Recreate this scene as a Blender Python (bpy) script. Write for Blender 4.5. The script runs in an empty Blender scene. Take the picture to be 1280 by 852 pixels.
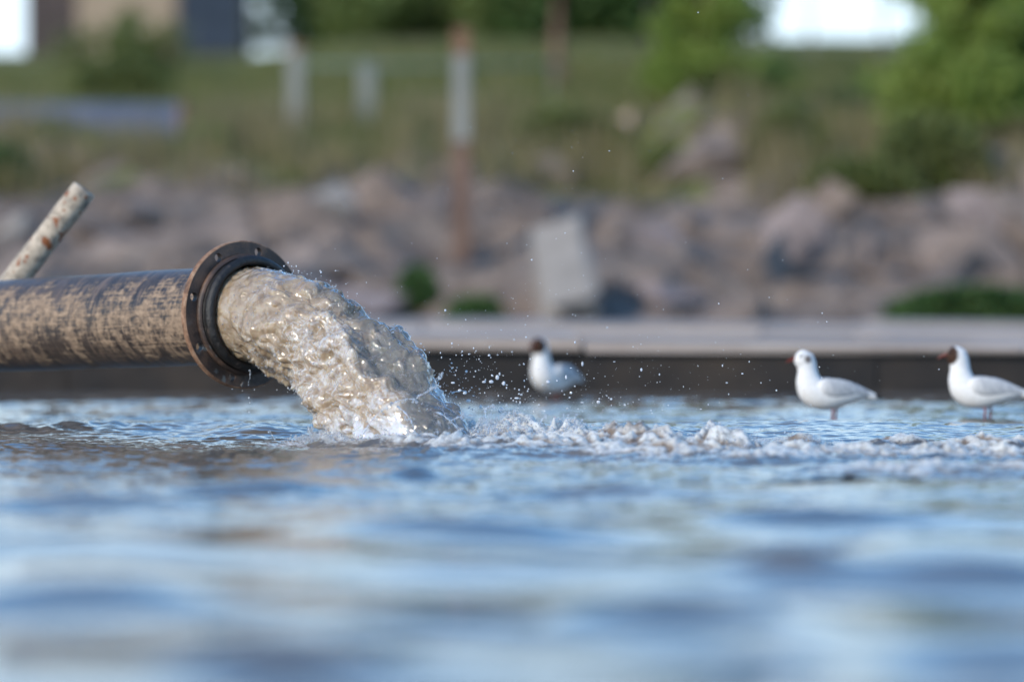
import bpy, bmesh, math, random
import numpy as np
from mathutils import Vector, Matrix

# ---------------------------------------------------------------- camera, world, sun
sc = bpy.context.scene
COL = sc.collection
F = 5300.0            # focal length in photo pixels (1280 wide)
H = 0.527              # camera height over the water
YH = 350.0            # photo row of the horizon
def P(px, py, Y):
    return Vector(((px - 640.0) / F * Y, Y, H + (YH - py) / F * Y))

cam_d = bpy.data.cameras.new("camera")
cam = bpy.data.objects.new("camera", cam_d); COL.objects.link(cam)
cam.location = (0, 0, H)
cam.rotation_euler = (math.radians(90) - math.atan((426 - YH) / F), 0, 0)
cam_d.sensor_width = 36.0
cam_d.lens = F * 36.0 / 1280.0
cam_d.clip_start = 0.1; cam_d.clip_end = 2000
cam_d.dof.use_dof = True
cam_d.dof.focus_distance = 13.8
cam_d.dof.aperture_fstop = 1.2
sc.camera = cam

SUN_EL = math.radians(26)
sun_h = Vector((-0.72, -0.69)).normalized()
S = Vector((sun_h.x * math.cos(SUN_EL), sun_h.y * math.cos(SUN_EL), math.sin(SUN_EL)))
w = bpy.data.worlds.new("World"); sc.world = w; w.use_nodes = True
nt = w.node_tree; nt.nodes.clear()
sky = nt.nodes.new("ShaderNodeTexSky"); sky.sky_type = 'NISHITA'; sky.sun_disc = False
sky.sun_elevation = SUN_EL; sky.sun_rotation = math.atan2(S.x, S.y)
sky.air_density = 1.0; sky.dust_density = 0.4; sky.ozone_density = 1.5
bg = nt.nodes.new("ShaderNodeBackground"); bg.inputs[1].default_value = 0.15
wo = nt.nodes.new("ShaderNodeOutputWorld")
# thin bright cloud veil: thick near the horizon all round, broken streaks higher up
tcw = nt.nodes.new("ShaderNodeTexCoord"); spw = nt.nodes.new("ShaderNodeSeparateXYZ"); nt.links.new(tcw.outputs["Generated"], spw.inputs[0])
mpw = nt.nodes.new("ShaderNodeMapping"); mpw.inputs["Scale"].default_value = (1, 1, 4.5); nt.links.new(tcw.outputs["Generated"], mpw.inputs[0])
nzw = nt.nodes.new("ShaderNodeTexNoise"); nzw.inputs["Scale"].default_value = 1.8; nzw.inputs["Detail"].default_value = 5; nt.links.new(mpw.outputs[0], nzw.inputs["Vector"])
def wm(op, a, b_, clamp=False):
    q = nt.nodes.new("ShaderNodeMath"); q.operation = op; q.use_clamp = clamp
    for i_, v_ in enumerate((a, b_)):
        if isinstance(v_, (int, float)): q.inputs[i_].default_value = v_
        else: nt.links.new(v_, q.inputs[i_])
    return q.outputs[0]
lowf = nt.nodes.new("ShaderNodeMapRange"); nt.links.new(spw.outputs[2], lowf.inputs[0])
lowf.inputs[1].default_value = 0.08; lowf.inputs[2].default_value = 0.31; lowf.inputs[3].default_value = 1.0; lowf.inputs[4].default_value = -0.22
cf = wm('ADD', lowf.outputs[0], wm('MULTIPLY', wm('SUBTRACT', nzw.outputs[0], 0.5), 1.5), True)
mxw = nt.nodes.new("ShaderNodeMix"); mxw.data_type = 'RGBA'; nt.links.new(cf, mxw.inputs[0]); 
tnt = nt.nodes.new("ShaderNodeMix"); tnt.data_type = 'RGBA'; tnt.blend_type = 'MULTIPLY'; tnt.inputs[0].default_value = 1.0
nt.links.new(sky.outputs[0], tnt.inputs[6]); tnt.inputs[7].default_value = (0.73, 1.18, 1.50, 1); nt.links.new(tnt.outputs[2], mxw.inputs[6])
mxw.inputs[7].default_value = (6.3, 7.7, 8.8, 1)
nt.links.new(mxw.outputs[2], bg.inputs[0]); nt.links.new(bg.outputs[0], wo.inputs[0])
sun_d = bpy.data.lights.new("sun", 'SUN'); sun_d.energy = 2.7; sun_d.angle = math.radians(0.6)
sun_d.color = (1.0, 0.86, 0.69)
sun = bpy.data.objects.new("sun", sun_d); COL.objects.link(sun)
sun.rotation_euler = S.to_track_quat('Z', 'Y').to_euler(); sun.location = (-5, -5, 8)
sc.view_settings.view_transform = 'Standard'; sc.view_settings.look = 'None'
sc.view_settings.exposure = 0.28; sc.view_settings.gamma = 1.0
sc.cycles.use_denoising = True
sc.cycles.max_bounces = 10; sc.cycles.transmission_bounces = 8; sc.cycles.transparent_max_bounces = 12

R = random.Random(11)
rng = np.random.default_rng(7)

# ---------------------------------------------------------------- noise
_prm = np.random.default_rng(3).permutation(256).astype(np.int64)
_prm = np.concatenate([_prm, _prm, _prm])
_g3 = np.random.default_rng(4).normal(size=(256, 3)); _g3 /= np.linalg.norm(_g3, axis=1)[:, None]
_a2 = np.random.default_rng(5).uniform(0, 2 * np.pi, 256); _g2 = np.stack([np.cos(_a2), np.sin(_a2)], 1)
def _fade(t): return t * t * t * (t * (t * 6 - 15) + 10)
def n2(x, y, s=0):
    xi = np.floor(x); yi = np.floor(y); xf = x - xi; yf = y - yi
    xi = (xi.astype(np.int64) + s * 17) & 255; yi = (yi.astype(np.int64) + s * 31) & 255
    u = _fade(xf); v = _fade(yf)
    def g(dx, dy):
        h = _prm[_prm[(xi + dx) & 255] + ((yi + dy) & 255)]
        return _g2[h, 0] * (xf - dx) + _g2[h, 1] * (yf - dy)
    a = g(0, 0) * (1 - u) + g(1, 0) * u
    b = g(0, 1) * (1 - u) + g(1, 1) * u
    return (a * (1 - v) + b * v) * 1.5
def n3(x, y, z, s=0):
    xi = np.floor(x); yi = np.floor(y); zi = np.floor(z)
    xf = x - xi; yf = y - yi; zf = z - zi
    xi = (xi.astype(np.int64) + s * 17) & 255; yi = (yi.astype(np.int64) + s * 31) & 255; zi = zi.astype(np.int64) & 255
    u = _fade(xf); v = _fade(yf); q = _fade(zf)
    def g(dx, dy, dz):
        h = _prm[_prm[_prm[(xi + dx) & 255] + ((yi + dy) & 255)] + ((zi + dz) & 255)]
        G = _g3[h]
        return G[..., 0] * (xf - dx) + G[..., 1] * (yf - dy) + G[..., 2] * (zf - dz)
    def pl(dz):
        a = g(0, 0, dz) * (1 - u) + g(1, 0, dz) * u
        b = g(0, 1, dz) * (1 - u) + g(1, 1, dz) * u
        return a * (1 - v) + b * v
    return (pl(0) * (1 - q) + pl(1) * q) * 1.6
def sst(a, b, x):
    t = np.clip((x - a) / (b - a), 0, 1); return t * t * (3 - 2 * t)

# ---------------------------------------------------------------- mesh helpers
def raw_mesh(name, V, loops, counts, smooth=True):
    me = bpy.data.meshes.new(name)
    V = np.asarray(V, dtype=np.float32).reshape(-1, 3)
    loops = np.asarray(loops, dtype=np.int32).ravel(); counts = np.asarray(counts, dtype=np.int32)
    me.vertices.add(len(V)); me.vertices.foreach_set("co", V.ravel())
    me.loops.add(len(loops)); me.loops.foreach_set("vertex_index", loops)
    me.polygons.add(len(counts))
    st = np.concatenate([[0], np.cumsum(counts)[:-1]]).astype(np.int32)
    me.polygons.foreach_set("loop_start", st)
    me.update(calc_edges=True)
    if smooth: me.polygons.foreach_set("use_smooth", np.ones(len(counts), dtype=bool))
    me.validate(); return me
def grid_mesh(name, A, wrap=False, smooth=True):
    n, m = A.shape[:2]
    idx = np.arange(n * m).reshape(n, m)
    if wrap: idx = np.concatenate([idx, idx[:, :1]], axis=1)
    q = np.stack([idx[:-1, :-1], idx[:-1, 1:], idx[1:, 1:], idx[1:, :-1]], -1).reshape(-1, 4)
    return raw_mesh(name, A.reshape(-1, 3), q, np.full(len(q), 4), smooth)
def add_attr(me, name, vals):
    a = me.attributes.new(name, 'FLOAT', 'POINT'); a.data.foreach_set("value", np.asarray(vals, dtype=np.float32).ravel())
def obj(name, me, mat, parent=None, loc=None):
    o = bpy.data.objects.new(name, me)
    if mat is not None and not me.materials: me.materials.append(mat)
    COL.objects.link(o)
    if parent is not None: o.parent = parent
    if loc is not None: o.location = loc
    return o
def empty(name, loc=(0, 0, 0)):
    o = bpy.data.objects.new(name, None); COL.objects.link(o); o.location = loc; o.empty_display_size = 0.1; return o
def tag(o, label=None, cat=None, group=None, kind=None):
    if label: o['label'] = label
    if cat: o['category'] = cat
    if group: o['group'] = group
    if kind: o['kind'] = kind
    return o
class MB:
    """collects vertices and faces of one mesh"""
    def __init__(s): s.v = []; s.f = []
    def add(s, V, Fc):
        b = len(s.v); s.v += [tuple(p) for p in V]; s.f += [tuple(i + b for i in f) for f in Fc]
    def box(s, c, d, M=None):
        V = []
        for x in (-.5, .5):
            for y in (-.5, .5):
                for z in (-.5, .5):
                    p = Vector((x * d[0], y * d[1], z * d[2]))
                    if M is not None: p = M @ p
                    V.append(p + Vector(c))
        s.add(V, [(0, 1, 3, 2), (4, 6, 7, 5), (0, 4, 5, 1), (2, 3, 7, 6), (0, 2, 6, 4), (1, 5, 7, 3)])
    def tube(s, pts, rad, n=10, cap=True):
        pts = [Vector(p) for p in pts]; k = len(pts)
        ref = Vector((0, 0, 1)); V = []; 
        for i, p in enumerate(pts):
            t = (pts[min(i + 1, k - 1)] - pts[max(i - 1, 0)]).normalized()
            a = t.cross(ref)
            if a.length < 0.2: a = t.cross(Vector((1, 0, 0)))
            a.normalize(); b = a.cross(t)
            r = rad[i] if hasattr(rad, '__len__') else rad
            for j in range(n):
                an = 2 * math.pi * j / n
                V.append(p + a * (r * math.cos(an)) + b * (r * math.sin(an)))
        Fc = [(i * n + j, i * n + (j + 1) % n, (i + 1) * n + (j + 1) % n, (i + 1) * n + j) for i in range(k - 1) for j in range(n)]
        if cap: Fc += [tuple(range(n - 1, -1, -1)), tuple((k - 1) * n + j for j in range(n))]
        s.add(V, Fc)
    def mesh(s, name, smooth=False):
        me = bpy.data.meshes.new(name); me.from_pydata(s.v, [], s.f)
        me.polygons.foreach_set("use_smooth", [smooth] * len(me.polygons)); me.update(); return me
def lathe_np(prof, n, axis_o, ax, eh, ez, dist=0.0):
    """revolve (r,z) profile about ax at axis_o -> array rows x n x 3"""
    th = np.linspace(0, 2 * np.pi, n, endpoint=False)
    pr = np.asarray(prof)
    A = (np.asarray(axis_o)[None, None] + pr[:, 1][:, None, None] * np.asarray(ax)[None, None]
         + pr[:, 0][:, None, None] * (np.cos(th)[None, :, None] * np.asarray(eh) + np.sin(th)[None, :, None] * np.asarray(ez)))
    return A, th

# ---------------------------------------------------------------- materials
def mat(name):
    m = bpy.data.materials.new(name); m.use_nodes = True
    t = m.node_tree; b = t.nodes["Principled BSDF"]; return m, t, b
def N(t, kind, **kw):
    n = t.nodes.new(kind)
    for k, v in kw.items():
        if k.startswith('i_'):
            n.inputs[k[2:].replace('_', ' ')].default_value = v
        else: setattr(n, k, v)
    return n
def ramp(t, src, stops):
    r = t.nodes.new("ShaderNodeValToRGB"); e = r.color_ramp.elements
    while len(e) < len(stops): e.new(0.5)
    for k, (p, c) in enumerate(stops):
        e[k].position = p; e[k].color = (c[0], c[1], c[2], 1) if hasattr(c, '__len__') else (c, c, c, 1)
    t.links.new(src, r.inputs[0]); return r.outputs[0]
def noise(t, co, scale, detail=4, rough=0.55, dist=0.0):
    n = t.nodes.new("ShaderNodeTexNoise"); n.inputs["Scale"].default_value = scale
    n.inputs["Detail"].default_value = detail; n.inputs["Roughness"].default_value = rough
    n.inputs["Distortion"].default_value = dist
    if co is not None: t.links.new(co, n.inputs["Vector"])
    return n.outputs["Fac"]
def mapv(t, co, scale=(1, 1, 1), rot=(0, 0, 0), loc=(0, 0, 0)):
    n = t.nodes.new("ShaderNodeMapping"); n.inputs["Scale"].default_value = scale
    n.inputs["Rotation"].default_value = rot; n.inputs["Location"].default_value = loc
    t.links.new(co, n.inputs["Vector"]); return n.outputs[0]
def objco(t): return t.nodes.new("ShaderNodeTexCoord").outputs["Object"]
def math_(t, op, a, b=None, clamp=False):
    n = t.nodes.new("ShaderNodeMath"); n.operation = op; n.use_clamp = clamp
    for i, v in enumerate((a, b)):
        if v is None: continue
        if isinstance(v, (int, float)): n.inputs[i].default_value = v
        else: t.links.new(v, n.inputs[i])
    return n.outputs[0]
def mixc(t, f, a, b):
    n = t.nodes.new("ShaderNodeMix"); n.data_type = 'RGBA'
    for i, v in ((0, f), (6, a), (7, b)):
        if hasattr(v, 'is_linked') or hasattr(v, 'links'): t.links.new(v, n.inputs[i])
        elif i == 0: n.inputs[0].default_value = v
        else: n.inputs[i].default_value = (*v, 1)
    return n.outputs[2]
def bump(t, b, h, strength, dist, chain=None):
    n = t.nodes.new("ShaderNodeBump"); n.inputs["Strength"].default_value = strength
    n.inputs["Distance"].default_value = dist; t.links.new(h, n.inputs["Height"])
    if chain is not None: t.links.new(chain, n.inputs["Normal"])
    if b is not None: t.links.new(n.outputs[0], b.inputs["Normal"])
    return n.outputs[0]
def attr(t, name):
    n = t.nodes.new("ShaderNodeAttribute"); n.attribute_name = name; return n
def simple(name, c1, c2, scale=8, rough=0.8, bs=0.3, bd=0.02, spec=0.3, rnd=0.0):
    m, t, b = mat(name); co = objco(t)
    f = noise(t, co, scale, 5, 0.6)
    c = ramp(t, f, [(0.3, c1), (0.7, c2)])
    if rnd > 0:
        oi = t.nodes.new("ShaderNodeObjectInfo"); hs = t.nodes.new("ShaderNodeHueSaturation")
        t.links.new(c, hs.inputs["Color"])
        v = math_(t, 'MULTIPLY_ADD', oi.outputs["Random"], rnd); v.node.inputs[2].default_value = 1 - rnd / 2
        t.links.new(v, hs.inputs["Value"]); c = hs.outputs[0]
    t.links.new(c, b.inputs["Base Color"]); b.inputs["Roughness"].default_value = rough
    b.inputs["Specular IOR Level"].default_value = spec
    bump(t, b, noise(t, co, scale * 3, 4), bs, bd)
    return m

# water
def water_material():
    m, t, b = mat("silty_water"); co = objco(t)
    f = noise(t, mapv(t, co, (0.8, 0.5, 1)), 1.6, 3)
    t.links.new(ramp(t, f, [(0.38, (0.085, 0.086, 0.088)), (0.62, (0.185, 0.155, 0.125))]), b.inputs["Base Color"])
    b.inputs["Roughness"].default_value = 0.06; b.inputs["IOR"].default_value = 1.333
    h1 = noise(t, mapv(t, co, (1, 0.55, 1)), 16, 3, 0.55, 0.3)
    h2 = noise(t, mapv(t, co, (1, 0.6, 1)), 60, 2, 0.5, 0.2)
    n1 = bump(t, None, h1, 0.3, 0.004); n2_ = bump(t, b, h2, 0.3, 0.0012, n1)
    fo = attr(t, "foam").outputs["Fac"]
    br = noise(t, co, 55, 5, 0.7)
    fm = math_(t, 'ADD', fo, math_(t, 'MULTIPLY', math_(t, 'SUBTRACT', br, 0.5), 1.6))
    fm = ramp(t, fm, [(0.5, 0.0), (0.75, 1.0)])
    d = N(t, "ShaderNodeBsdfPrincipled"); d.inputs["Roughness"].default_value = 0.5
    t.links.new(ramp(t, noise(t, co, 9, 4), [(0.35, (0.42, 0.38, 0.35)), (0.65, (0.68, 0.66, 0.65))]), d.inputs["Base Color"])
    t.links.new(n2_, d.inputs["Normal"])
    mx = N(t, "ShaderNodeMixShader"); t.links.new(fm, mx.inputs[0]); t.links.new(b.outputs[0], mx.inputs[1]); t.links.new(d.outputs[0], mx.inputs[2])
    t.links.new(mx.outputs[0], t.nodes["Material Output"].inputs[0])
    return m
M_water = water_material()

def foam_material():
    m = M_water.copy(); m.name = "aerated_foam"; t = m.node_tree
    wshader = [n for n in t.nodes if n.type == 'BSDF_PRINCIPLED' and abs(n.inputs["Roughness"].default_value - 0.06) < .001][0]
    co = objco(t); b = N(t, "ShaderNodeBsdfPrincipled")
    br = attr(t, "brown").outputs["Fac"]; cv = attr(t, "cover").outputs["Fac"]
    f = noise(t, co, 30, 5, 0.65)
    white = ramp(t, f, [(0.3, (0.40, 0.38, 0.34)), (0.58, (0.75, 0.74, 0.70))])
    brown = ramp(t, f, [(0.3, (0.16, 0.115, 0.08)), (0.7, (0.38, 0.295, 0.22))])
    t.links.new(mixc(t, br, white, brown), b.inputs["Base Color"])
    b.inputs["Roughness"].default_value = 0.18; b.inputs["IOR"].default_value = 1.33
    b.inputs["Subsurface Weight"].default_value = 0.6; b.inputs["Subsurface Radius"].default_value = (0.03, 0.024, 0.02)
    b.inputs["Subsurface Scale"].default_value = 0.7
    n1 = bump(t, None, noise(t, co, 80, 4, 0.7), 0.7, 0.007)
    v = N(t, "ShaderNodeTexVoronoi"); v.inputs["Scale"].default_value = 200; t.links.new(co, v.inputs["Vector"])
    bump(t, b, v.outputs["Distance"], 0.5, 0.003, n1)
    fm = ramp(t, math_(t, 'ADD', cv, math_(t, 'MULTIPLY', math_(t, 'SUBTRACT', noise(t, mapv(t, co, (1, .7, 1)), 38, 6, 0.7), 0.5), 1.3)), [(0.42, 0.0), (0.68, 1.0)])
    mx = N(t, "ShaderNodeMixShader"); t.links.new(fm, mx.inputs[0]); t.links.new(wshader.outputs[0], mx.inputs[1]); t.links.new(b.outputs[0], mx.inputs[2])
    t.links.new(mx.outputs[0], t.nodes["Material Output"].inputs[0])
    return m
M_foam = foam_material()

def jet_material():
    m, t, b = mat("muddy_jet_water"); co = objco(t)
    fr = attr(t, "froth").outputs["Fac"]; cl = attr(t, "clear").outputs["Fac"]
    f = noise(t, co, 22, 5, 0.6, 0.4)
    sand = ramp(t, f, [(0.3, (0.34, 0.24, 0.148)), (0.55, (0.54, 0.41, 0.275)), (0.75, (0.64, 0.53, 0.40))])
    fm = ramp(t, math_(t, 'ADD', fr, math_(t, 'MULTIPLY', math_(t, 'SUBTRACT', noise(t, co, 70, 4, 0.7), 0.5), 0.9)), [(0.5, 0.0), (0.85, 1.0)])
    sand = mixc(t, cl, sand, (0.33, 0.315, 0.285)); 
    vn = noise(t, co, 17, 3, 0.55, 1.6)
    vein = ramp(t, math_(t, 'ABSOLUTE', math_(t, 'SUBTRACT', vn, 0.5)), [(0.0, 1.0), (0.028, 0.0)])
    vein = math_(t, 'MULTIPLY', vein, ramp(t, noise(t, co, 11, 3), [(0.42, 0.0), (0.62, 0.9)]))
    gp = attr(t, "stage").outputs["Fac"]
    fm = math_(t, 'MAXIMUM', fm, math_(t, 'MULTIPLY', vein, gp))
    c = mixc(t, fm, sand, (0.84, 0.84, 0.86))
    t.links.new(c, b.inputs["Base Color"])
    b.inputs["Roughness"].default_value = 0.05; b.inputs["IOR"].default_value = 1.36; b.inputs["Transmission Weight"].default_value = 0.28
    b.inputs["Coat Weight"].default_value = 1.0; b.inputs["Coat Roughness"].default_value = 0.11; b.inputs["Coat IOR"].default_value = 1.4
    b.inputs["Subsurface Weight"].default_value = 0.6
    b.inputs["Subsurface Radius"].default_value = (0.05, 0.035, 0.022); b.inputs["Subsurface Scale"].default_value = 0.8
    n1 = bump(t, None, noise(t, co, 34, 2, 0.45, 0.8), 0.45, 0.010)
    n2_ = bump(t, b, noise(t, co, 95, 2, 0.5, 0.6), 0.4, 0.003, n1)
    g = N(t, "ShaderNodeBsdfPrincipled"); g.inputs["Roughness"].default_value = 0.02
    g.inputs["Base Color"].default_value = (0.82, 0.88, 0.92, 1); g.inputs["Transmission Weight"].default_value = 1.0
    g.inputs["IOR"].default_value = 1.333; t.links.new(n2_, g.inputs["Normal"])
    mx = N(t, "ShaderNodeMixShader"); t.links.new(math_(t, 'MULTIPLY', cl, 0.5), mx.inputs[0])
    t.links.new(b.outputs[0], mx.inputs[1]); t.links.new(g.outputs[0], mx.inputs[2])
    t.links.new(mx.outputs[0], t.nodes["Material Output"].inputs[0])
    return m
M_jet = jet_material()
m, t, b = mat("clear_droplet_water"); M_drop = m
b.inputs["Base Color"].default_value = (0.86, 0.9, 0.95, 1); b.inputs["Roughness"].default_value = 0.08
b.inputs["IOR"].default_value = 1.333; b.inputs["Transmission Weight"].default_value = 0.35
_c = ramp(t, noise(t, objco(t), 30, 2), [(0.3, (0.80, 0.84, 0.9)), (0.7, (0.92, 0.93, 0.95))]); t.links.new(_c, b.inputs["Base Color"])
m, t, b = mat("clear_splash_water"); M_splash = m
b.inputs["Roughness"].default_value = 0.04; b.inputs["IOR"].default_value = 1.333; b.inputs["Transmission Weight"].default_value = 0.75
_c = ramp(t, noise(t, objco(t), 60, 3), [(0.35, (0.75, 0.76, 0.78)), (0.65, (0.92, 0.94, 0.97))]); t.links.new(_c, b.inputs["Base Color"])
bump(t, b, noise(t, objco(t), 120, 3), 0.5, 0.003)

def pipe_material():
    m, t, b = mat("mud_streaked_steel")
    uv = N(t, "ShaderNodeUVMap").outputs[0]           # u metres along, v metres round, v=0 at top, grows toward the camera side
    sep = N(t, "ShaderNodeSeparateXYZ"); t.links.new(uv, sep.inputs[0]); V = sep.outputs[1]
    st1 = noise(t, mapv(t, uv, (42, 6, 1), (0, 0, 0.18)), 1.0, 6, 0.72, 0.7)        # hoop scratches
    st2 = noise(t, mapv(t, uv, (6.5, 5.5, 1), (0, 0, 0.6)), 1.0, 6, 0.68, 0.9)        # large slanting sweeps
    pat = noise(t, mapv(t, uv, (28, 40, 1)), 1.0, 5, 0.7, 0.2)
    hz = noise(t, mapv(t, uv, (4, 110, 1)), 1.0, 4, 0.6)
    # where the mud sits: the side of the barrel, little on top
    band = ramp(t, V, [(0.05, 0.12), (0.17, 0.45), (0.26, 0.56), (0.36, 0.44), (0.50, 0.25)])
    s = math_(t, 'ADD', math_(t, 'MULTIPLY', st1, 0.55), math_(t, 'MULTIPLY', st2, 1.45))
    s = math_(t, 'ADD', s, math_(t, 'MULTIPLY', pat, 0.95)); s = math_(t, 'ADD', s, math_(t, 'MULTIPLY', hz, 0.85))
    s = math_(t, 'ADD', s, math_(t, 'MULTIPLY', math_(t, 'SUBTRACT', band, 0.5), 1.0))
    mud = ramp(t, math_(t, 'MULTIPLY', s, 0.5), [(0.87, 0.0), (1.0, 1.0)])
    steel = ramp(t, st1, [(0.3, (0.016, 0.013, 0.011)), (0.5, (0.065, 0.048, 0.038)), (0.62, (0.17, 0.115, 0.08))])
    mudc = ramp(t, pat, [(0.3, (0.14, 0.095, 0.065)), (0.6, (0.32, 0.225, 0.15)), (0.8, (0.44, 0.32, 0.22))])
    t.links.new(mixc(t, mud, steel, mudc), b.inputs["Base Color"])
    t.links.new(ramp(t, mud, [(0.0, 0.36), (1.0, 0.75)]), b.inputs["Roughness"])
    b.inputs["Specular IOR Level"].default_value = 0.42
    n1 = bump(t, None, mud, 0.35, 0.003); bump(t, b, st1, 0.4, 0.004, n1)
    return m
M_pipe = pipe_material()
def rust_material(name, dark=0.0):
    m, t, b = mat(name); co = objco(t)
    f = noise(t, co, 14, 6, 0.65); g = noise(t, co, 55, 5, 0.7)
    c = ramp(t, f, [(0.3, (0.024, 0.018, 0.015)), (0.5, (0.07, 0.044, 0.033)), (0.62, (0.15, 0.085, 0.055)), (0.78, (0.26, 0.15, 0.09))])
    c = mixc(t, ramp(t, g, [(0.45, 0.0), (0.75, 0.55)]), c, (0.03, 0.026, 0.025))
    md = ramp(t, noise(t, mapv(t, co, (1, 1, 1), loc=(3.1, 1.2, 0.4)), 17, 3, 0.5), [(0.60, 0.0), (0.66, 1.0)])
    lo = N(t, "ShaderNodeSeparateXYZ"); t.links.new(N(t, "ShaderNodeNewGeometry").outputs["Position"], lo.inputs[0])
    lowm = ramp(t, math_(t, 'MULTIPLY', lo.outputs[2], 1.0), [(0.30, 1.0), (0.40, 0.0)])
    c = mixc(t, math_(t, 'MULTIPLY', md, lowm), c, (0.17, 0.17, 0.165))
    t.links.new(c, b.inputs["Base Color"]); b.inputs["Roughness"].default_value = 0.55
    b.inputs["Specular IOR Level"].default_value = 0.5
    n1 = bump(t, None, f, 0.5, 0.006); bump(t, b, g, 0.5, 0.0025, n1)
    return m
M_rust = rust_material("rusty_flange_steel")
def edge_material():
    m, t, b = mat("orange_rust_rim"); co = objco(t)
    f = noise(t, co, 25, 6, 0.65)
    t.links.new(ramp(t, f, [(0.3, (0.08, 0.045, 0.032)), (0.5, (0.26, 0.14, 0.08)), (0.7, (0.45, 0.30, 0.20))]), b.inputs["Base Color"])
    b.inputs["Roughness"].default_value = 0.8; bump(t, b, noise(t, co, 70, 5), 0.6, 0.003); return m
M_edge = edge_material()
def rubber_material():
    m, t, b = mat("wet_black_rubber"); co = objco(t)
    f = noise(t, co, 30, 6, 0.7)
    t.links.new(ramp(t, f, [(0.4, (0.006, 0.006, 0.006)), (0.58, (0.018, 0.016, 0.015)), (0.70, (0.10, 0.075, 0.06))]), b.inputs["Base Color"])
    b.inputs["Roughness"].default_value = 0.45; bump(t, b, noise(t, co, 45, 6, 0.7), 0.7, 0.008); return m
M_rubber = rubber_material()
def pole_material():
    m, t, b = mat("flaking_white_paint"); co = objco(t)
    f = noise(t, co, 22, 6, 0.7); sp = N(t, "ShaderNodeTexVoronoi"); sp.inputs["Scale"].default_value = 24; t.links.new(co, sp.inputs["Vector"])
    c = ramp(t, f, [(0.3, (0.10, 0.10, 0.09)), (0.47, (0.38, 0.31, 0.235)), (0.66, (0.60, 0.50, 0.385))])
    r1 = ramp(t, noise(t, mapv(t, co, (1, 1, 0.7)), 19, 4, 0.6), [(0.59, 0.0), (0.63, 1.0)])
    r2 = ramp(t, sp.outputs["Distance"], [(0.17, 1.0), (0.23, 0.0)])
    rr = math_(t, 'MAXIMUM', r1, math_(t, 'MULTIPLY', r2, 0.85))
    t.links.new(mixc(t, rr, c, (0.24, 0.075, 0.022)), b.inputs["Base Color"])
    b.inputs["Roughness"].default_value = 0.7
    n1 = bump(t, None, f, 0.6, 0.006); bump(t, b, noise(t, co, 90, 4), 0.4, 0.002, n1); return m
M_pole = pole_material()

M_rock = simple("rubble_rock", (0.145, 0.112, 0.094), (0.27, 0.212, 0.178), 5, 0.9, 0.6, 0.03, rnd=0.45)
M_rock_pale = simple("pale_broken_concrete", (0.22, 0.20, 0.18), (0.33, 0.30, 0.275), 6, 0.9, 0.4, 0.02)
M_rock_pink = simple("pink_granite", (0.19, 0.155, 0.15), (0.33, 0.27, 0.26), 4, 0.9, 0.5, 0.03)
M_rock_tan = simple("tan_stone", (0.36, 0.25, 0.18), (0.52, 0.39, 0.30), 4, 0.9, 0.5, 0.03)
M_slab = simple("weathered_pale_slab", (0.31, 0.255, 0.22), (0.45, 0.385, 0.34), 1.3, 0.95, 0.5, 0.02, spec=0.08, rnd=0.35)
M_quay = simple("dark_quay", (0.007, 0.009, 0.012), (0.048, 0.036, 0.027), 1.6, 0.6, 0.5, 0.02)  # near-black mottled tone for the quay face, browner in patches
M_mudbank = simple("dark_mud", (0.03, 0.03, 0.035), (0.09, 0.075, 0.07), 3, 0.8, 0.4, 0.03)

def ground_material():
    m, t, b = mat("bank_ground"); co = objco(t)
    g = attr(t, "grass").outputs["Fac"]
    f = noise(t, co, 1.1, 5, 0.6); f2 = noise(t, co, 3.5, 5, 0.65)
    soil = ramp(t, f2, [(0.3, (0.10, 0.075, 0.06)), (0.5, (0.20, 0.155, 0.125)), (0.7, (0.32, 0.255, 0.205))])
    gr = ramp(t, f, [(0.3, (0.15, 0.13, 0.06)), (0.5, (0.12, 0.14, 0.045)), (0.7, (0.24, 0.20, 0.11))])
    k = ramp(t, math_(t, 'ADD', g, math_(t, 'MULTIPLY', math_(t, 'SUBTRACT', f2, 0.5), 0.8)), [(0.4, 0.0), (0.6, 1.0)])
    t.links.new(mixc(t, k, soil, gr), b.inputs["Base Color"]); b.inputs["Roughness"].default_value = 0.95
    b.inputs["Specular IOR Level"].default_value = 0.1
    bump(t, b, noise(t, co, 12, 5), 0.6, 0.05); return m
M_ground = ground_material()
def leaf_mat(name, cols):
    m, t, b = mat(name)
    r = attr(t, "rnd").outputs["Fac"]
    c = ramp(t, r, [(k / max(1, len(cols) - 1), x) for k, x in enumerate(cols)])
    t.links.new(c, b.inputs["Base Color"]); b.inputs["Roughness"].default_value = 0.6
    b.inputs["Specular IOR Level"].default_value = 0.25
    tr = N(t, "ShaderNodeBsdfTranslucent"); t.links.new(c, tr.inputs[0])
    mx = N(t, "ShaderNodeMixShader"); mx.inputs[0].default_value = 0.45
    t.links.new(b.outputs[0], mx.inputs[1]); t.links.new(tr.outputs[0], mx.inputs[2])
    t.links.new(mx.outputs[0], t.nodes["Material Output"].inputs[0]); return m
M_leaf_bright = leaf_mat("young_leaves", [(0.17, 0.25, 0.04), (0.25, 0.33, 0.07), (0.33, 0.39, 0.11)])
M_leaf_mid = leaf_mat("mid_leaves", [(0.13, 0.19, 0.05), (0.19, 0.25, 0.08), (0.26, 0.31, 0.12)])
M_scrub = leaf_mat("olive_scrub_leaves", [(0.12, 0.16, 0.04), (0.17, 0.20, 0.06), (0.24, 0.25, 0.10)])
M_leaf_dark = leaf_mat("dark_leaves", [(0.045, 0.095, 0.025), (0.07, 0.13, 0.035), (0.11, 0.18, 0.055)])
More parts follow.
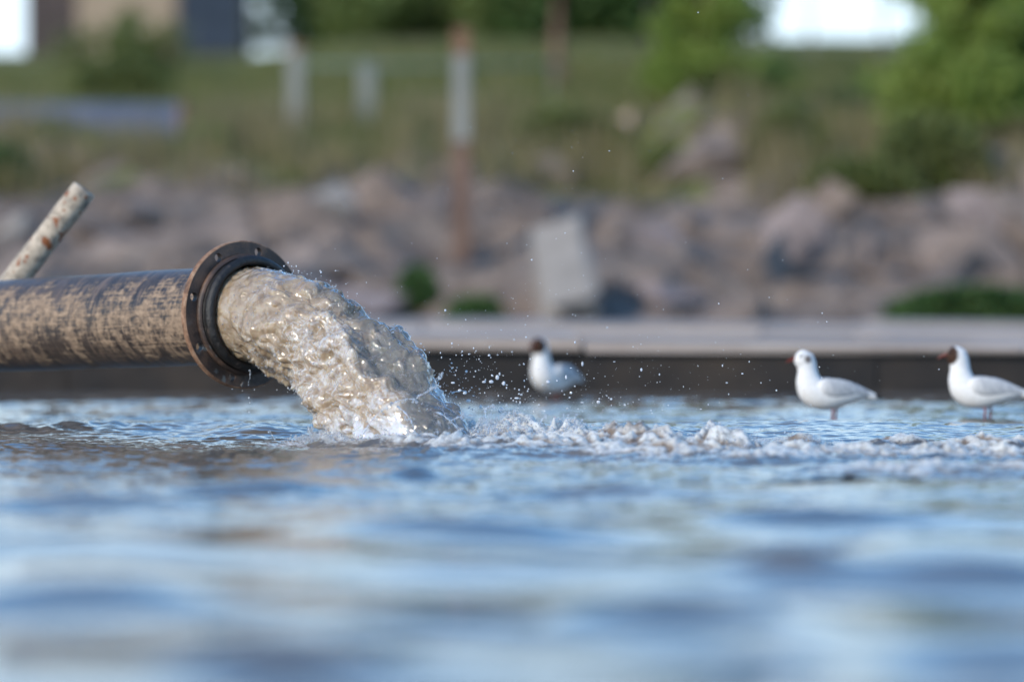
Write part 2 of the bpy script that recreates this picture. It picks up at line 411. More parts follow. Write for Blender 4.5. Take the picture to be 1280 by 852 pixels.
M_grass = leaf_mat("grass_blades", [(0.09, 0.135, 0.025), (0.15, 0.18, 0.045), (0.24, 0.225, 0.085), (0.34, 0.28, 0.16)])
M_dry = leaf_mat("dry_stalks", [(0.20, 0.18, 0.07), (0.30, 0.24, 0.12), (0.40, 0.31, 0.19)])
M_bark = simple("brown_bark", (0.10, 0.06, 0.045), (0.24, 0.15, 0.11), 8, 0.9, 0.6, 0.02)
M_birch = simple("pale_birch_bark", (0.30, 0.28, 0.25), (0.55, 0.52, 0.46), 6, 0.8, 0.3, 0.01)
M_concpost = simple("whitewashed_post", (0.20, 0.20, 0.18), (0.30, 0.30, 0.275), 5, 0.8, 0.3, 0.01)
M_rustpost = simple("rusty_post_cap", (0.16, 0.085, 0.05), (0.27, 0.16, 0.10), 7, 0.8, 0.4, 0.01)
M_wire = simple("dull_green_wire", (0.10, 0.16, 0.14), (0.18, 0.26, 0.22), 8, 0.6, 0.2, 0.005)
M_brownwall = simple("dark_brown_boards", (0.055, 0.042, 0.04), (0.10, 0.075, 0.068), 3, 0.8, 0.3, 0.01)
M_beige = simple("beige_render", (0.27, 0.20, 0.14), (0.40, 0.31, 0.22), 2, 0.9, 0.2, 0.01)
M_slate = simple("slate_blue_door", (0.018, 0.028, 0.045), (0.035, 0.05, 0.075), 2, 0.6, 0.2, 0.005)
M_roof = simple("grey_sheet_roof", (0.12, 0.12, 0.12), (0.2, 0.2, 0.2), 3, 0.7, 0.2, 0.01)
M_bluepipe = simple("blue_grey_casing", (0.07, 0.085, 0.12), (0.14, 0.155, 0.20), 3, 0.6, 0.3, 0.01)

# ---------------------------------------------------------------- water surface
IMP = P(492, 0, 13.62); IX, IY = IMP.x, 13.62
def water_h(X, Y):
    r = np.hypot(X - IX, (Y - IY))
    near = np.exp(-r / 1.1)
    far = sst(15.0, 16.5, Y)
    fore = 1 - sst(8.0, 10.5, Y); nr = 1 - sst(6.8, 8.8, Y)
    wx = X + 0.15 * n2(X * 1.1, Y * 1.1, 7); wy = Y + 0.3 * n2(X * 0.8, Y * 0.8, 8)
    h = 0.012 * n2(wx * 0.7, wy * 0.9, 1) + 0.0080 * (1 - fore) * n2(wx * 1.5, wy * 2.0, 2)
    # long low swells whose crests lie across the view
    h += fore * ((0.030 - 0.011 * nr) * n2(wx * 0.9, wy * 1.3, 2) + 0.0125 * n2(wx * 1.8 + 4, wy * 2.6, 12) + 0.0012 * n2(wx * 3.5, wy * 8.5, 13))
    def rg(a): return 0.5 - np.sqrt(a * a + 0.004)
    h += (1 + 0.2 * far) * (1 - 0.66 * fore - 0.26 * nr) * (0.0092 * rg(n2(wx * 2.3, wy * 3.6, 3)) + 0.0047 * rg(n2(wx * 5, wy * 8.5, 4)))
    h += (1 - 0.80 * fore) * (0.0020 * n2(X * 13, Y * 20, 5) + 0.0009 * n2(X * 36, Y * 44, 6))
    h += (1 - 0.8 * fore) * near * (0.016 * rg(n2(X * 6, Y * 5, 9)) + 0.008 * rg(n2(X * 14, Y * 13, 10)) + 0.003 * n2(X * 30, Y * 28, 11))
    # raised outflow right of the jet, its crest the sharp water line of the picture
    k = sst(-0.35, 0.1, X) * (1 - sst(3.2, 4.5, X))
    d = Y - (14.4 + 0.10 * n2(X * 1.7, X * 0, 21))
    prof = np.where(d > 0, np.exp(-(d / 0.30) ** 2), np.exp(-(d / 0.85) ** 2))
    h += 0.040 * k * prof * (1 + 0.14 * n2(X * 5, Y * 2, 22))
    # crest and hump left of it
    k = 1 - sst(-1.42, -1.05, X)
    h += 0.026 * k * np.exp(-((Y - 14.6) / 0.2) ** 2) * (1 + 0.5 * n2(X * 14, Y * 8, 23))
    h += 0.030 * np.exp(-((X + 0.86) / 0.17) ** 2 - ((Y - 14.3) / 0.3) ** 2)
    h += 0.022 * np.exp(-((X + 1.0) / 0.5) ** 2 - ((Y - 14.75) / 0.25) ** 2)
    for (px, Yc, rx, ry, hh) in ((985, 7.7, 0.10, 0.14, 0.036), (860, 6.6, 0.18, 0.16, 0.034), (345, 5.75, 0.12, 0.15, 0.034), (1180, 7.7, 0.22, 0.2, 0.03), (1230, 5.75, .16, .14, .028), (960, 5.85, .12, .10, .022),
                                 (600, 8.9, 0.35, 0.2, 0.026), (130, 9.7, 0.3, 0.2, 0.028), (520, 11.2, 0.07, 0.12, 0.026), (1000, 9.4, .25, .16, .024), (330, 10.6, .2, .14, .022), (760, 10.3, .25, .14, .022), (120, 7.0, .2, .15, .02), (520, 6.4, .2, .12, .018)):
        xc = (px - 640) / F * Yc
        h += 1.25 * hh * np.exp(-((X - xc) / rx) ** 2 - ((Y - Yc) / ry) ** 2)
    return h
def foam_f(X, Y):
    r = np.hypot((X - IX) / 1.25, (Y - IY + 0.1) / 0.8)
    f = 0.75 * np.exp(-(r / 0.42) ** 4)
    yc = 14.05 - 0.45 * sst(-0.3, 0.7, X) - 0.5 * sst(0.6, 1.8, X)
    b = np.exp(-((Y - yc + 0.1) / 0.38) ** 2) * sst(-0.45, -0.2, X)
    f = np.maximum(f, (0.62 + 0.3 * n2(X * 2.3, Y * 2.6, 31)) * b)
    return np.clip(f, 0, 1)
rows = np.concatenate([np.linspace(-12, 1.0, 8), np.linspace(1.2, 4.9, 40), np.arange(5, 10, 0.016), np.arange(10, 12.4, 0.0095),
                       np.arange(12.4, 15.2, 0.006), np.arange(15.2, 16.5, 0.014), np.arange(16.5, 19.9, 0.025), [19.9, 20.1]])
nc = 440
tt = np.linspace(-1, 1, nc)
hw = np.maximum(rows, 3.0) * 640 / F * 1.35 + 0.05
XX = hw[:, None] * tt[None, :]
ext = np.array([1.6, 4, 10, 25, 60.0])
XL = -(hw[:, None] + ext[::-1][None, :]); XR = hw[:, None] + ext[None, :]
XX = np.concatenate([XL, XX, XR], axis=1); YY = np.repeat(rows[:, None], XX.shape[1], 1)
ZZ = water_h(XX, YY)
me = grid_mesh("water", np.stack([XX, YY, ZZ], -1))
add_attr(me, "foam", foam_f(XX, YY) * (np.abs(YY - 13.5) < 3))
water = tag(obj("water", me, M_water), kind='structure', label="choppy silty blue-grey water reflecting the sky")

# ---------------------------------------------------------------- pipe
PHI = math.radians(50)
n_ax = Vector((math.cos(PHI), -math.sin(PHI), 0.034)).normalized()
e_h = Vector((math.sin(PHI), math.cos(PHI), 0)).normalized()      # away from camera
e_z = e_h.cross(n_ax); e_z = -e_z if e_z.z < 0 else e_z
FC = P(306.5, 393, 14.3)                                          # centre of the flange's front face
pipe = tag(empty("discharge_pipe", (FC.x, FC.y, FC.z)), "large mud streaked steel pipe with a rusty flange, pouring muddy water", "pipe")
def U(v): return np.array(v)
o0 = np.zeros(3)
# barrel
L = np.concatenate([np.linspace(-14.5, -3.2, 40), np.linspace(-3.15, -0.02, 260)])
nth = 160
pr = [(0.166 + 0.0012 * math.sin(l * 9) + (0.006 if -0.045 < l else 0) , l) for l in L]
A, th = lathe_np(pr, nth, o0, U(n_ax), U(e_h), U(e_z))
me = grid_mesh("pipe_barrel", A, wrap=True)
uvl = me.uv_layers.new(name="UVMap")
vi = np.zeros(len(me.loops), dtype=np.int32); me.loops.foreach_get("vertex_index", vi)
ri, ci = vi // nth, vi % nth
ang = (th[ci] - math.pi / 2) % (2 * math.pi)        # 0 at top, pi/2 at the camera side
uvl.data.foreach_set("uv", np.stack([L[ri] + 20, ang * 0.166], -1).astype(np.float32).ravel())
obj("pipe_barrel", me, M_pipe, pipe)
# flange with bolt holes: planar fill then thickness
def flange_mesh():
    bm = bmesh.new(); TH = 0.024
    def ring(r, c=(0, 0), n=96):
        vs = [bm.verts.new((c[0] + r * math.cos(2 * math.pi * k / n), c[1] + r * math.sin(2 * math.pi * k / n), 0)) for k in range(n)]
        return vs, [bm.edges.new((vs[k], vs[(k + 1) % n])) for k in range(n)]
    loops = [ring(0.2455), ring(0.168)]
    for k in range(8):
        a = math.radians(29 + 45 * k); loops.append(ring(0.0150, (-0.2195 * math.cos(a), 0.2195 * math.sin(a)), 20))
    ed = [e for l in loops for e in l[1]]
    bmesh.ops.triangle_fill(bm, use_beauty=True, edges=ed)
    top = list(bm.faces)
    dup = bmesh.ops.duplicate(bm, geom=top + list(bm.verts) + list(bm.edges))
    vm = dup['vert_map']
    for v in list(bm.verts): pass
    back = {v: vm[v] for l in loops for v in l[0]}
    for v in back.values(): v.co.z = -TH
    fl = [e for e in dup['geom'] if isinstance(e, bmesh.types.BMFace)]
    bmesh.ops.reverse_faces(bm, faces=fl)
    for i, (vs, _) in enumerate(loops):
        n = len(vs)
        if i == 0:
            mid = []
            for z in (-0.003, -TH + 0.003):
                mid.append([bm.verts.new((v.co.x * 0.2495 / 0.2455, v.co.y * 0.2495 / 0.2455, z)) for v in vs])
            chain = [vs, mid[0], mid[1], [back[v] for v in vs]]
        else: chain = [vs, [back[v] for v in vs]]
        for a_, b_ in zip(chain[:-1], chain[1:]):
            for k in range(n):
                f = bm.faces.new((a_[k], a_[(k + 1) % n], b_[(k + 1) % n], b_[k]))
                if i == 0: f.material_index = 1
    for f in bm.faces:
        if f.normal.length == 0: pass
    bmesh.ops.recalc_face_normals(bm, faces=bm.faces)
    # own frame -> pipe frame (x: toward camera-left side = -e_h)
    Mx = Matrix((( -e_h.x, e_z.x, n_ax.x), (-e_h.y, e_z.y, n_ax.y), (-e_h.z, e_z.z, n_ax.z)))
    bmesh.ops.transform(bm, matrix=Mx.to_4x4(), verts=bm.verts)
    me = bpy.data.meshes.new("flange"); bm.to_mesh(me); bm.free()
    me.materials.append(M_rust); me.materials.append(M_edge); return me
# x axis of the face as seen = right = +e_h ... holes laid from measured angles
fl = obj("flange", flange_mesh(), None, pipe)
# backing ring of the barrel (weld collar) and rubber lip
pr = [(0.166, -0.075), (0.172, -0.06), (0.176, -0.040), (0.178, -0.0245)]
A, th = lathe_np(pr, 128, o0, U(n_ax), U(e_h), U(e_z)); obj("weld_collar", grid_mesh("weld_collar", A, True), M_edge, pipe)
pr = [(0.169, 0.0006), (0.201, 0.0006), (0.204, 0.004), (0.204, 0.013), (0.200, 0.019), (0.194, 0.021)]
A, th = lathe_np(pr, 128, o0, U(n_ax), U(e_h), U(e_z)); obj("retaining_ring", grid_mesh("retaining_ring", A, True), M_rust, pipe)
pr = [(0.195, 0.012), (0.190, 0.022), (0.189, 0.028), (0.193, 0.034), (0.1965, 0.042), (0.197, 0.050), (0.194, 0.058), (0.187, 0.064), (0.178, 0.066), (0.170, 0.062),
      (0.166, 0.054), (0.164, 0.04), (0.163, 0.0), (0.163, -0.4)]
A, th = lathe_np(pr, 160, o0, U(n_ax), U(e_h), U(e_z))
rr = 1 + 0.006 * n2(np.cos(th) * 6, np.sin(th) * 6, 41)[None, :, None]
A = A * rr
obj("rubber_lip", grid_mesh("rubber_lip", A, True), M_rubber, pipe)
# mud lumps stuck on the flange
mb = MB()
for k in range(26):
    a = math.radians(R.gauss(222, 16)); r = R.uniform(0.207, 0.243); s_ = R.uniform(0.003, 0.010)
    c = -e_h * (-r * math.cos(a)) * 1.0 * -1 + e_z * (r * math.sin(a)) + n_ax * 0.001
    pts = []
    for i in range(4):
        for j in range(8):
            el = (i + 0.3) / 3.5 * math.pi / 2; az = 2 * math.pi * j / 8
            q = s_ * (1 + 0.35 * math.sin(az * 2 + k) + 0.2 * math.sin(az * 3 + k * 2))
            pts.append(c + e_h * (q * math.cos(el) * math.cos(az)) + e_z * (q * math.cos(el) * math.sin(az)) + n_ax * (0.4 * s_ * math.sin(el)))
    fc = [(i * 8 + j, i * 8 + (j + 1) % 8, (i + 1) * 8 + (j + 1) % 8, (i + 1) * 8 + j) for i in range(3) for j in range(8)] + [tuple(24 + j for j in range(8))]
    mb.add(pts, fc)
M_lump = simple("grey_dried_mud", (0.13, 0.13, 0.135), (0.24, 0.235, 0.23), 40, 0.6, 0.4, 0.003)
tag(obj("dried_mud", mb.mesh("dried_mud", True), M_lump, pipe), kind='stuff')

# slanting pole behind the pipe
top = P(106, 236, 15.55); low = P(26, 340, 15.55); dr = (low - top); full = top + dr * 3.6
k = 60; mbp = []
pts = np.array([list(top.lerp(full, i / (k - 1))) for i in range(k)])
axd = U((full - top).normalized()); ea = np.cross(axd, [0, 1, 0]); ea /= np.linalg.norm(ea); eb = np.cross(axd, ea)
thp = np.linspace(0, 2 * np.pi, 36, endpoint=False)
rp = 0.0475 * (1 + 0.05 * n2(np.linspace(0, 9, k)[:, None] + 0 * thp, thp[None, :] + 0 * pts[:, :1], 51))
# rounded top end
rp[0] *= 0.86; rp[1] *= 1.0; pts[1] = pts[0] + axd * 0.006
A = pts[:, None, :] + rp[..., None] * (np.cos(thp)[None, :, None] * ea + np.sin(thp)[None, :, None] * eb)
cap = [np.repeat(pts[0][None], 36, 0) + axd * 0.02, np.repeat(pts[0][None], 36, 0) + 0.028 * (np.cos(thp)[:, None] * ea + np.sin(thp)[:, None] * eb) + axd * 0.02,
       np.repeat(pts[0][None], 36, 0) + 0.031 * (np.cos(thp)[:, None] * ea + np.sin(thp)[:, None] * eb) - axd * 0.001]
A = np.concatenate([np.stack(cap), A]) - U(full)[None, None]
o = obj("slanting_pole", grid_mesh("slanting_pole", A, True), M_pole, None, full)
tag(o, "slanting pale pole with rust spots sticking up behind the big pipe", "pole")

# ---------------------------------------------------------------- jet of muddy water
def build_jet():
    nu, nv = 470, 520
    S0 = U(FC + n_ax * 0.02)
    th = np.linspace(0, 2 * np.pi, nv, endpoint=False)
    sn = np.sin(th); cs = np.cos(th)
    up = (1 + sn) / 2
    v = 2.25 + 1.06 * up
    R0 = 0.160
    z0 = S0[2] + R0 * sn + 0.04
    tend = np.sqrt(2 * z0 / 9.81)
    u = np.linspace(0, 1, nu)
    t_ = u[:, None] * tend[None, :]
    a = v[None, :] * t_ - 0.05 * (1 - u[:, None])
    drop = 0.5 * 9.81 * t_ ** 2
    grow = 1 + 0.10 * t_ / 0.3
    A = (S0[None, None] + a[..., None] * U(n_ax) + (R0 * cs[None, :] * grow)[..., None] * U(e_h) + (R0 * sn[None, :] * (1 + 0 * t_))[..., None] * U(e_z))
    A[..., 2] -= drop
    gw = sst(0.02, 0.6, u)[:, None]
    for fq, am, sd in ((6.5, .024, 200), (13, .010, 203)):
        W3 = np.stack([n3(A[..., 0] * fq, A[..., 1] * fq, A[..., 2] * fq, sd + c_) for c_ in range(3)], -1)
        A = A + W3 * (am * gw * (1 - 0.6 * sst(0.75, 0.95, u)[:, None] * sst(0.0, 0.7, np.sin(th))[None, :]))[..., None]
    # normals
    dv = np.roll(A, -1, 1) - np.roll(A, 1, 1); du = np.gradient(A, axis=0)
    nn = np.cross(dv, du); nn /= (np.linalg.norm(nn, axis=2, keepdims=True) + 1e-9)
    cen = A.mean(1, keepdims=True)
    if np.sum((A - cen) * nn) < 0: nn = -nn
    g = sst(0.0, 0.65, u)[:, None]
    x, y, z = A[..., 0], A[..., 1], A[..., 2]
    # flow-stretched coordinates
    qx = x * 1.0 + 0.02 * n3(x * 14, y * 14, z * 14, 60); qy = y; qz = z + 0.02 * n3(x * 14, y * 14, z * 14 + 9, 61)
    T_ = np.array([.58, -.69, -.43]); T_ = T_ / np.linalg.norm(T_); pt = (qx * T_[0] + qy * T_[1] + qz * T_[2]) * 0.42
    qx = qx - pt * T_[0]; qy = qy - pt * T_[1]; qz = qz - pt * T_[2]
    def bil(f, s):
        a_ = n3(qx * f, qy * f, qz * f, s); return np.sqrt(a_ * a_ + 0.0015)
    b1 = bil(6.5, 62); b2 = bil(13, 63); b3 = bil(27, 64); b4 = bil(58, 65)
    d = g * (0.060 * (b1 - 0.42) + 0.034 * (b2 - 0.25) + 0.015 * (b3 - 0.25)) + (0.35 + 0.65 * g) * 0.0042 * (b4 - 0.25)
    d += (1 - g) * (0.005 * (b3 - 0.2) + 0.003 * n3(qx * 30, qy * 30, qz * 30, 66))
    rid = np.clip(n3(x * 17, y * 17, z * 17, 67) - 0.1, 0, 1) ** 1.6
    d += g * 0.040 * rid
    sp = np.clip(n3(x * 44, y * 44, z * 44, 68) - 0.35, 0, 1) ** 1.3
    d += (0.15 + 0.85 * g) * 0.030 * sp
    d = d * (1 - 0.75 * sst(0.72, 0.95, u)[:, None] * sst(0.0, 0.7, np.sin(th))[None, :])
    inside = sst(0.0, 0.06, u)[:, None]
    A = A + nn * (d * inside)[..., None]
    global JET_A, JET_N; JET_A = A; JET_N = nn
    me = grid_mesh("jet_core", A, wrap=True)
    # froth: on outward lobes, more toward the end
    fr = 0.10 + 0.50 * g * sst(0.1, 0.5, b2 + b3) + 0.5 * sst(0.88, 1.0, u)[:, None] + 0.15 * n3(x * 9, y * 9, z * 9, 70) * g
    # clear glassy water along the upper far edge and the leading end
    thr = 1.17 - 0.50 * u[:, None]
    cl = sst(thr - 0.10, thr + 0.12, np.sin(th)[None, :] + 0.22 * n3(x * 9, y * 9, z * 9, 71)) * sst(0.12, 0.3, u)[:, None]
    fr = fr * (1 - 0.6 * cl)
    add_attr(me, "stage", 0.25 + 0.75 * g + 0 * x)
    add_attr(me, "froth", np.clip(fr, 0, 1)); add_attr(me, "clear", np.clip(cl, 0, 1) * 0.95)
    return me
jet = obj("water_jet", build_jet(), M_jet)
tag(jet, "thick jet of sandy brown water gushing from the pipe mouth", "water jet")

# ---------------------------------------------------------------- churned foam where the jet lands and the boil right of it
def foam_patch():
    xs = np.arange(-0.86, 2.3, 0.0058); ys = np.arange(11.0, 14.6, 0.0088)
    X, Y = np.meshgrid(xs, ys)
    E = np.zeros_like(X); Br = np.zeros_like(X)
    def mound(px, Yc, rx, ry, h, brn=0.0, p=2.0):
        nonlocal E, Br
        Yc -= 0.28; h *= 1.3; ry *= 1.2; rx *= 1.1
        xc = (px - 640) / F * Yc
        e = h * np.exp(-(np.abs((X - xc) / rx) ** p + np.abs((Y - Yc) / ry) ** p))
        Br = np.where(e > E, brn, Br) if False else Br + brn * e / 0.05
        E = np.maximum(E, e) + 0.25 * np.minimum(E, e)
    mound(455, 13.95, .13, .16, .018); mound(420, 14.0, .05, .12, .026); mound(530, 13.7, .12, .14, .018)
    mound(590, 13.9, .10, .14, .034); mound(648, 13.85, .10, .14, .050, -.3); mound(712, 13.8, .10, .13, .044, -.3)
    mound(560, 13.5, .1, .1, .018, .2); mound(672, 13.3, .10, .10, .026, .5)
    mound(768, 13.55, .15, .17, .044, 1.0); mound(812, 13.4, .12, .17, .040, .9); mound(740, 13.2, .07, .1, .03, .7)
    mound(893, 13.4, .075, .13, .046, .35); mound(925, 13.35, .06, .12, .030, .3); mound(850, 13.3, .08, .12, .022, .3)
    mound(830, 12.9, .10, .12, .026, .0); mound(760, 12.95, .14, .1, .016)
    mound(1000, 12.9, .16, .15, .024); mound(1090, 12.9, .16, .16, .022); mound(1180, 12.85, .12, .15, .028); mound(1260, 12.8, .14, .15, .024, .1)
    mound(1000, 13.6, .07, .08, .026, .9); mound(1230, 13.3, .2, .07, .030, .9); mound(1345, 12.9, .15, .15, .028)
    mound(960, 12.6, .22, .16, .020); mound(870, 12.9, .16, .10, .026, .6); mound(1120, 13.5, .12, .08, .024, .5); mound(1130, 11.9, .25, .22, .020, .1); mound(1290, 11.9, .2, .2, .016, .3); mound(820, 12.7, .2, .12, .010)
    mound(600, 13.1, .2, .14, .010, .1); mound(760, 13.0, .3, .14, .011, .3); mound(880, 12.8, .25, .16, .012)
    mound(470, 13.65, .10, .10, .022); mound(520, 13.55, .10, .10, .024); mound(415, 13.75, .06, .1, .02); mound(570, 13.45, .09, .09, .026)
    mound(520, 13.1, .16, .18, .009); mound(1060, 11.3, .2, .15, .010, .5); mound(620, 13.55, .14, .14, .022, .3); mound(700, 13.45, .1, .14, .02, .2)
    q = n2(X * 9, Y * 6, 80) * 0.02
    b1 = np.abs(n2(X * 11 + q * 30, Y * 9, 81)); b2 = np.abs(n2(X * 26, Y * 21 + q * 40, 82)); b3 = np.abs(n2(X * 55, Y * 46, 83)); b4 = np.abs(n2(X * 110, Y * 90, 84))
    k = E / 0.04
    Z = water_h(X, Y) * 0.7 + E * (0.68 + 0.95 * b1 + 0.25 * b2) + np.minimum(k, 1.2) * (0.008 * (b2 - .2) + 0.0055 * (b3 - .2) + 0.004 * (b4 - .2))
    Z += np.minimum(k, 1.2) * 0.014 * np.clip(n2(X * 48, Y * 38, 85) - 0.35, 0, 1)
    edge = sst(0.0015, 0.006, E)
    W = water_h(X, Y)
    Z = np.maximum(Z, W + 0.002) * edge + (1 - edge) * (W - 0.008)
    global FOAM_GRID; FOAM_GRID = (xs, ys, Z)
    me = grid_mesh("churned_foam", np.stack([X, Y, Z], -1))
    add_attr(me, "brown", np.clip(0.25 + 0.6 * n2(X * 5, Y * 6, 89) - 0.9 * sst(0.22, 0.5, b1 + 0.5 * b2) + Br * (0.75 + 0.9 * n2(X * 8, Y * 7, 87)) + 0.5 * sst(0.0, 0.3, 0.3 - b1), 0, 1))
    add_attr(me, "cover", np.clip(E / 0.024 + 0.45 * n2(X * 6, Y * 5, 88) - 0.12, 0, 1.2) * sst(11.0, 11.3, Y))
    add_attr(me, "foam", 0 * X)
    return me
tag(obj("churned_foam", foam_patch(), M_foam), "ridge of churned white and brown foam right of the jet", kind='stuff')

# spray droplets and splash threads
def ico(sub):
    bm = bmesh.new(); bmesh.ops.create_icosphere(bm, subdivisions=sub, radius=1.0)
    V = np.array([v.co[:] for v in bm.verts]); Fc = np.array([[v.index for v in f.verts] for f in bm.faces]); bm.free(); return V, Fc
IV1, IF1 = ico(1); IV2, IF2 = ico(2)
def drops_mesh(name, C, Rr, big=False, stretch=0.25):
    V0, F0 = (IV2, IF2) if big else (IV1, IF1)
    n = len(C)
    sc_ = Rr[:, None] * (1 + stretch * rng.normal(size=(n, 3)).clip(-1.5, 2.5))
    sc_ = np.maximum(sc_, Rr[:, None] * 0.5)
    V = C[:, None, :] + V0[None] * sc_[:, None, :]
    Fc = (F0[None] + (np.arange(n) * len(V0))[:, None, None]).reshape(-1, 3)
    return raw_mesh(name, V, Fc, np.full(len(Fc), 3))
def pxC(px, py, Y): return np.stack([(px - 640) / F * Y, Y, H + (YH - py) / F * Y], -1)
C = []; Q = []
def cloud(n, px, py, sx, sy, r0, r1, Ym=13.9, Ys=0.22, up=1.0):
    x = rng.normal(px, sx, n); y = py - np.abs(rng.normal(0, sy, n)) * up
    Yv = rng.normal(Ym, Ys, n); c = pxC(x, y, Yv); rr_ = r0 + (r1 - r0) * rng.random(n) ** 4
    C.append(c); Q.append(rr_)
cloud(26, 640, 515, 55, 30, .002, .0085)
cloud(150, 660, 512, 70, 45, .0009, .0055)
cloud(230, 740, 518, 110, 55, .0007, .0030)
cloud(120, 590, 500, 30, 50, .0009, .0055)
cloud(60, 900, 505, 110, 70, .0007, .0028)
cloud(110, 680, 420, 90, 110, .0007, .0024)
cloud(25, 760, 250, 160, 90, .0006, .0018)
cloud(30, 1040, 480, 80, 60, .0007, .0024)
cloud(20, 470, 380, 45, 30, .0007, .0024)
# along the jet's edge
for k in range(120):
    s_ = R.random(); px = 350 + 225 * s_ + R.gauss(4, 5); py = 338 + 190 * s_ ** 1.5 - abs(R.gauss(0, 7))
    C.append(pxC(np.array([px]), np.array([py]), np.array([14.1 - 0.4 * s_]))); Q.append(np.array([R.uniform(.0007, .0026)]))
# below the flange
for px, py, rr_ in ((311, 497, .0026), (312, 503, .0016), (311, 515, .002), (318, 487, .0018), (303, 488, .0014), (336, 470, .004), (346, 487, .0018), (290, 486, .0013), (330, 482, .0014)):
    C.append(pxC(np.array([px]), np.array([py]), np.array([14.12]))); Q.append(np.array([rr_]))
C = np.concatenate(C); Q = np.concatenate(Q)
keep = C[:, 2] > 0.02; C = C[keep]; Q = Q[keep]
tag(obj("spray_droplets", drops_mesh("spray_droplets", C, Q, True, 0.3), M_drop), "fine spray of water droplets in the air above the splash", kind='stuff')
# froth beads thrown up all along the landing ring and foam ridge
n = 4200; nf = 7500
th_ = rng.uniform(0, 2 * np.pi, n)
xr = rng.uniform(-0.35, 1.05, nf) 
X = np.concatenate([IX + 0.06 + (0.33 + 0.05 * rng.normal(size=n)) * np.cos(th_), xr])
Y = np.concatenate([IY + (0.24 + 0.05 * rng.normal(size=n)) * np.sin(th_), 13.62 - 0.5 * sst(-.2, 1.0, xr) + 0.14 * rng.normal(size=nf)])
fx, fy, fz = FOAM_GRID
ii = np.clip(np.searchsorted(fy, Y), 0, len(fy) - 1); jj = np.clip(np.searchsorted(fx, X), 0, len(fx) - 1)
Zb = fz[ii, jj]
up_ = np.abs(rng.normal(0, 0.011, len(X))) * np.clip(0.5 + 1.6 * n2(X * 9, Y * 9, 90), 0, 1.6)
rr_ = 0.0008 + 0.0032 * rng.random(len(X)) ** 3
Cb = np.stack([X, Y, Zb + up_], -1)
# beads clinging to and thrown off the jet itself
nj = 5200
ui = (JET_A.shape[0] * (0.12 + 0.87 * rng.random(nj) ** 0.75)).astype(int).clip(0, JET_A.shape[0] - 1); vi_ = rng.integers(0, JET_A.shape[1], nj)
clump = n3(JET_A[ui, vi_, 0] * 16, JET_A[ui, vi_, 1] * 16, JET_A[ui, vi_, 2] * 16, 95)
kk = clump > -0.05
offs = np.abs(rng.normal(0, 0.0055, nj)) * (0.3 + ui / JET_A.shape[0] * 1.4)
Cj = (JET_A[ui, vi_] + JET_N[ui, vi_] * offs[:, None])[kk]
Cb = np.concatenate([Cb, Cj]); rr_ = np.concatenate([rr_, 0.0007 + 0.0027 * rng.random(len(Cj)) ** 3])
tag(obj("splash_beads", drops_mesh("splash_beads", Cb, rr_, False, 0.3), M_splash), "white beads of water thrown up around the landing jet", kind='stuff')

def thread(mb, p0, p1, sag, r, beads=True):
    p0 = Vector(p0); p1 = Vector(p1); pts = []; rs = []
    n = 16
    off = Vector((R.gauss(0, .006), R.gauss(0, .006), 0))
    for i in range(n):
        s_ = i / (n - 1); p = p0.lerp(p1, s_) + Vector((0, 0, sag * 4 * s_ * (1 - s_))) + off * math.sin(math.pi * s_)
        p += Vector((R.gauss(0, .0012), R.gauss(0, .0012), R.gauss(0, .0012)))
        pts.append(p); rs.append(r * 0.72 * (1.1 - 0.75 * s_) * (1 + 0.6 * math.sin(s_ * 23 + r * 9000)))
    mb.tube(pts, rs, 7)
    for q in (range(1) if not beads else range(8)):
        s_ = 0.45 + 0.62 * R.random(); p = p0.lerp(p1, s_) + Vector((R.gauss(0, .004), R.gauss(0, .004), sag * 4 * s_ * (1 - s_) + R.gauss(0, .004)))
        rb = r * R.uniform(0.7, 1.5); mb.add([p + Vector(v) * rb for v in IV1], [tuple(f) for f in IF1])
mb = MB()
# the forked strings of water in front of the jet's foot
for (a, b_, sg, r) in (((452, 548), (492, 503), .010, .0038), ((492, 503), (520, 500), .006, .0034), ((497, 508), (520, 545), .008, .0036), ((520, 498), (548, 483), .006, .004),
                       ((520, 545), (535, 552), .0, .003), ((548, 482), (551, 468), .0, .003), ((545, 515), (580, 546), .012, .004), ((560, 530), (590, 520), .01, .004),
                       ((588, 545), (606, 512), -.006, .0045), ((606, 512), (618, 508), .004, .004), ((606, 514), (611, 545), .0, .003), ((596, 552), (604, 520), .0, .004),
                       ((676, 530), (682, 520), 0, .003), ((928, 560), (950, 535), -.004, .003), ((918, 565), (940, 545), -.002, .0035), ((890, 548), (899, 531), 0, .004), ((905, 552), (903, 536), 0, .003),
                       ((640, 545), (634, 528), 0, .003), ((700, 545), (712, 530), 0, .003)):
    thread(mb, P(a[0], a[1], 13.32), P(b_[0], b_[1], 13.30), sg, r)
for k in range(110):
    a = R.uniform(0, 2 * math.pi); rx = 0.33 + R.gauss(0, .04); x = IX + 0.05 + rx * math.cos(a); y = IY + 0.22 * math.sin(a) + R.gauss(0, .03)
    hgt = abs(R.gauss(0.012, 0.018)) + .006; o_ = Vector((math.cos(a), math.sin(a) * .7, 0)) * hgt * R.uniform(.1, 1.1)
    thread(mb, (x, y, 0.0), Vector((x, y, 0.005 + hgt)) + o_, 0.002, R.uniform(.0012, .0032), beads=R.random() < .6)
# the drip under the flange and the drop flung right of the jet
thread(mb, P(312, 462, 14.12), P(310, 479, 14.12), 0, .0028, False)
thread(mb, P(565, 492, 13.8), P(582, 489, 13.8), 0.001, .004, False)
tag(obj("splash_threads", mb.mesh("splash_threads", True), M_splash), "glassy strings of water splashing up at the jet's foot", kind='stuff')

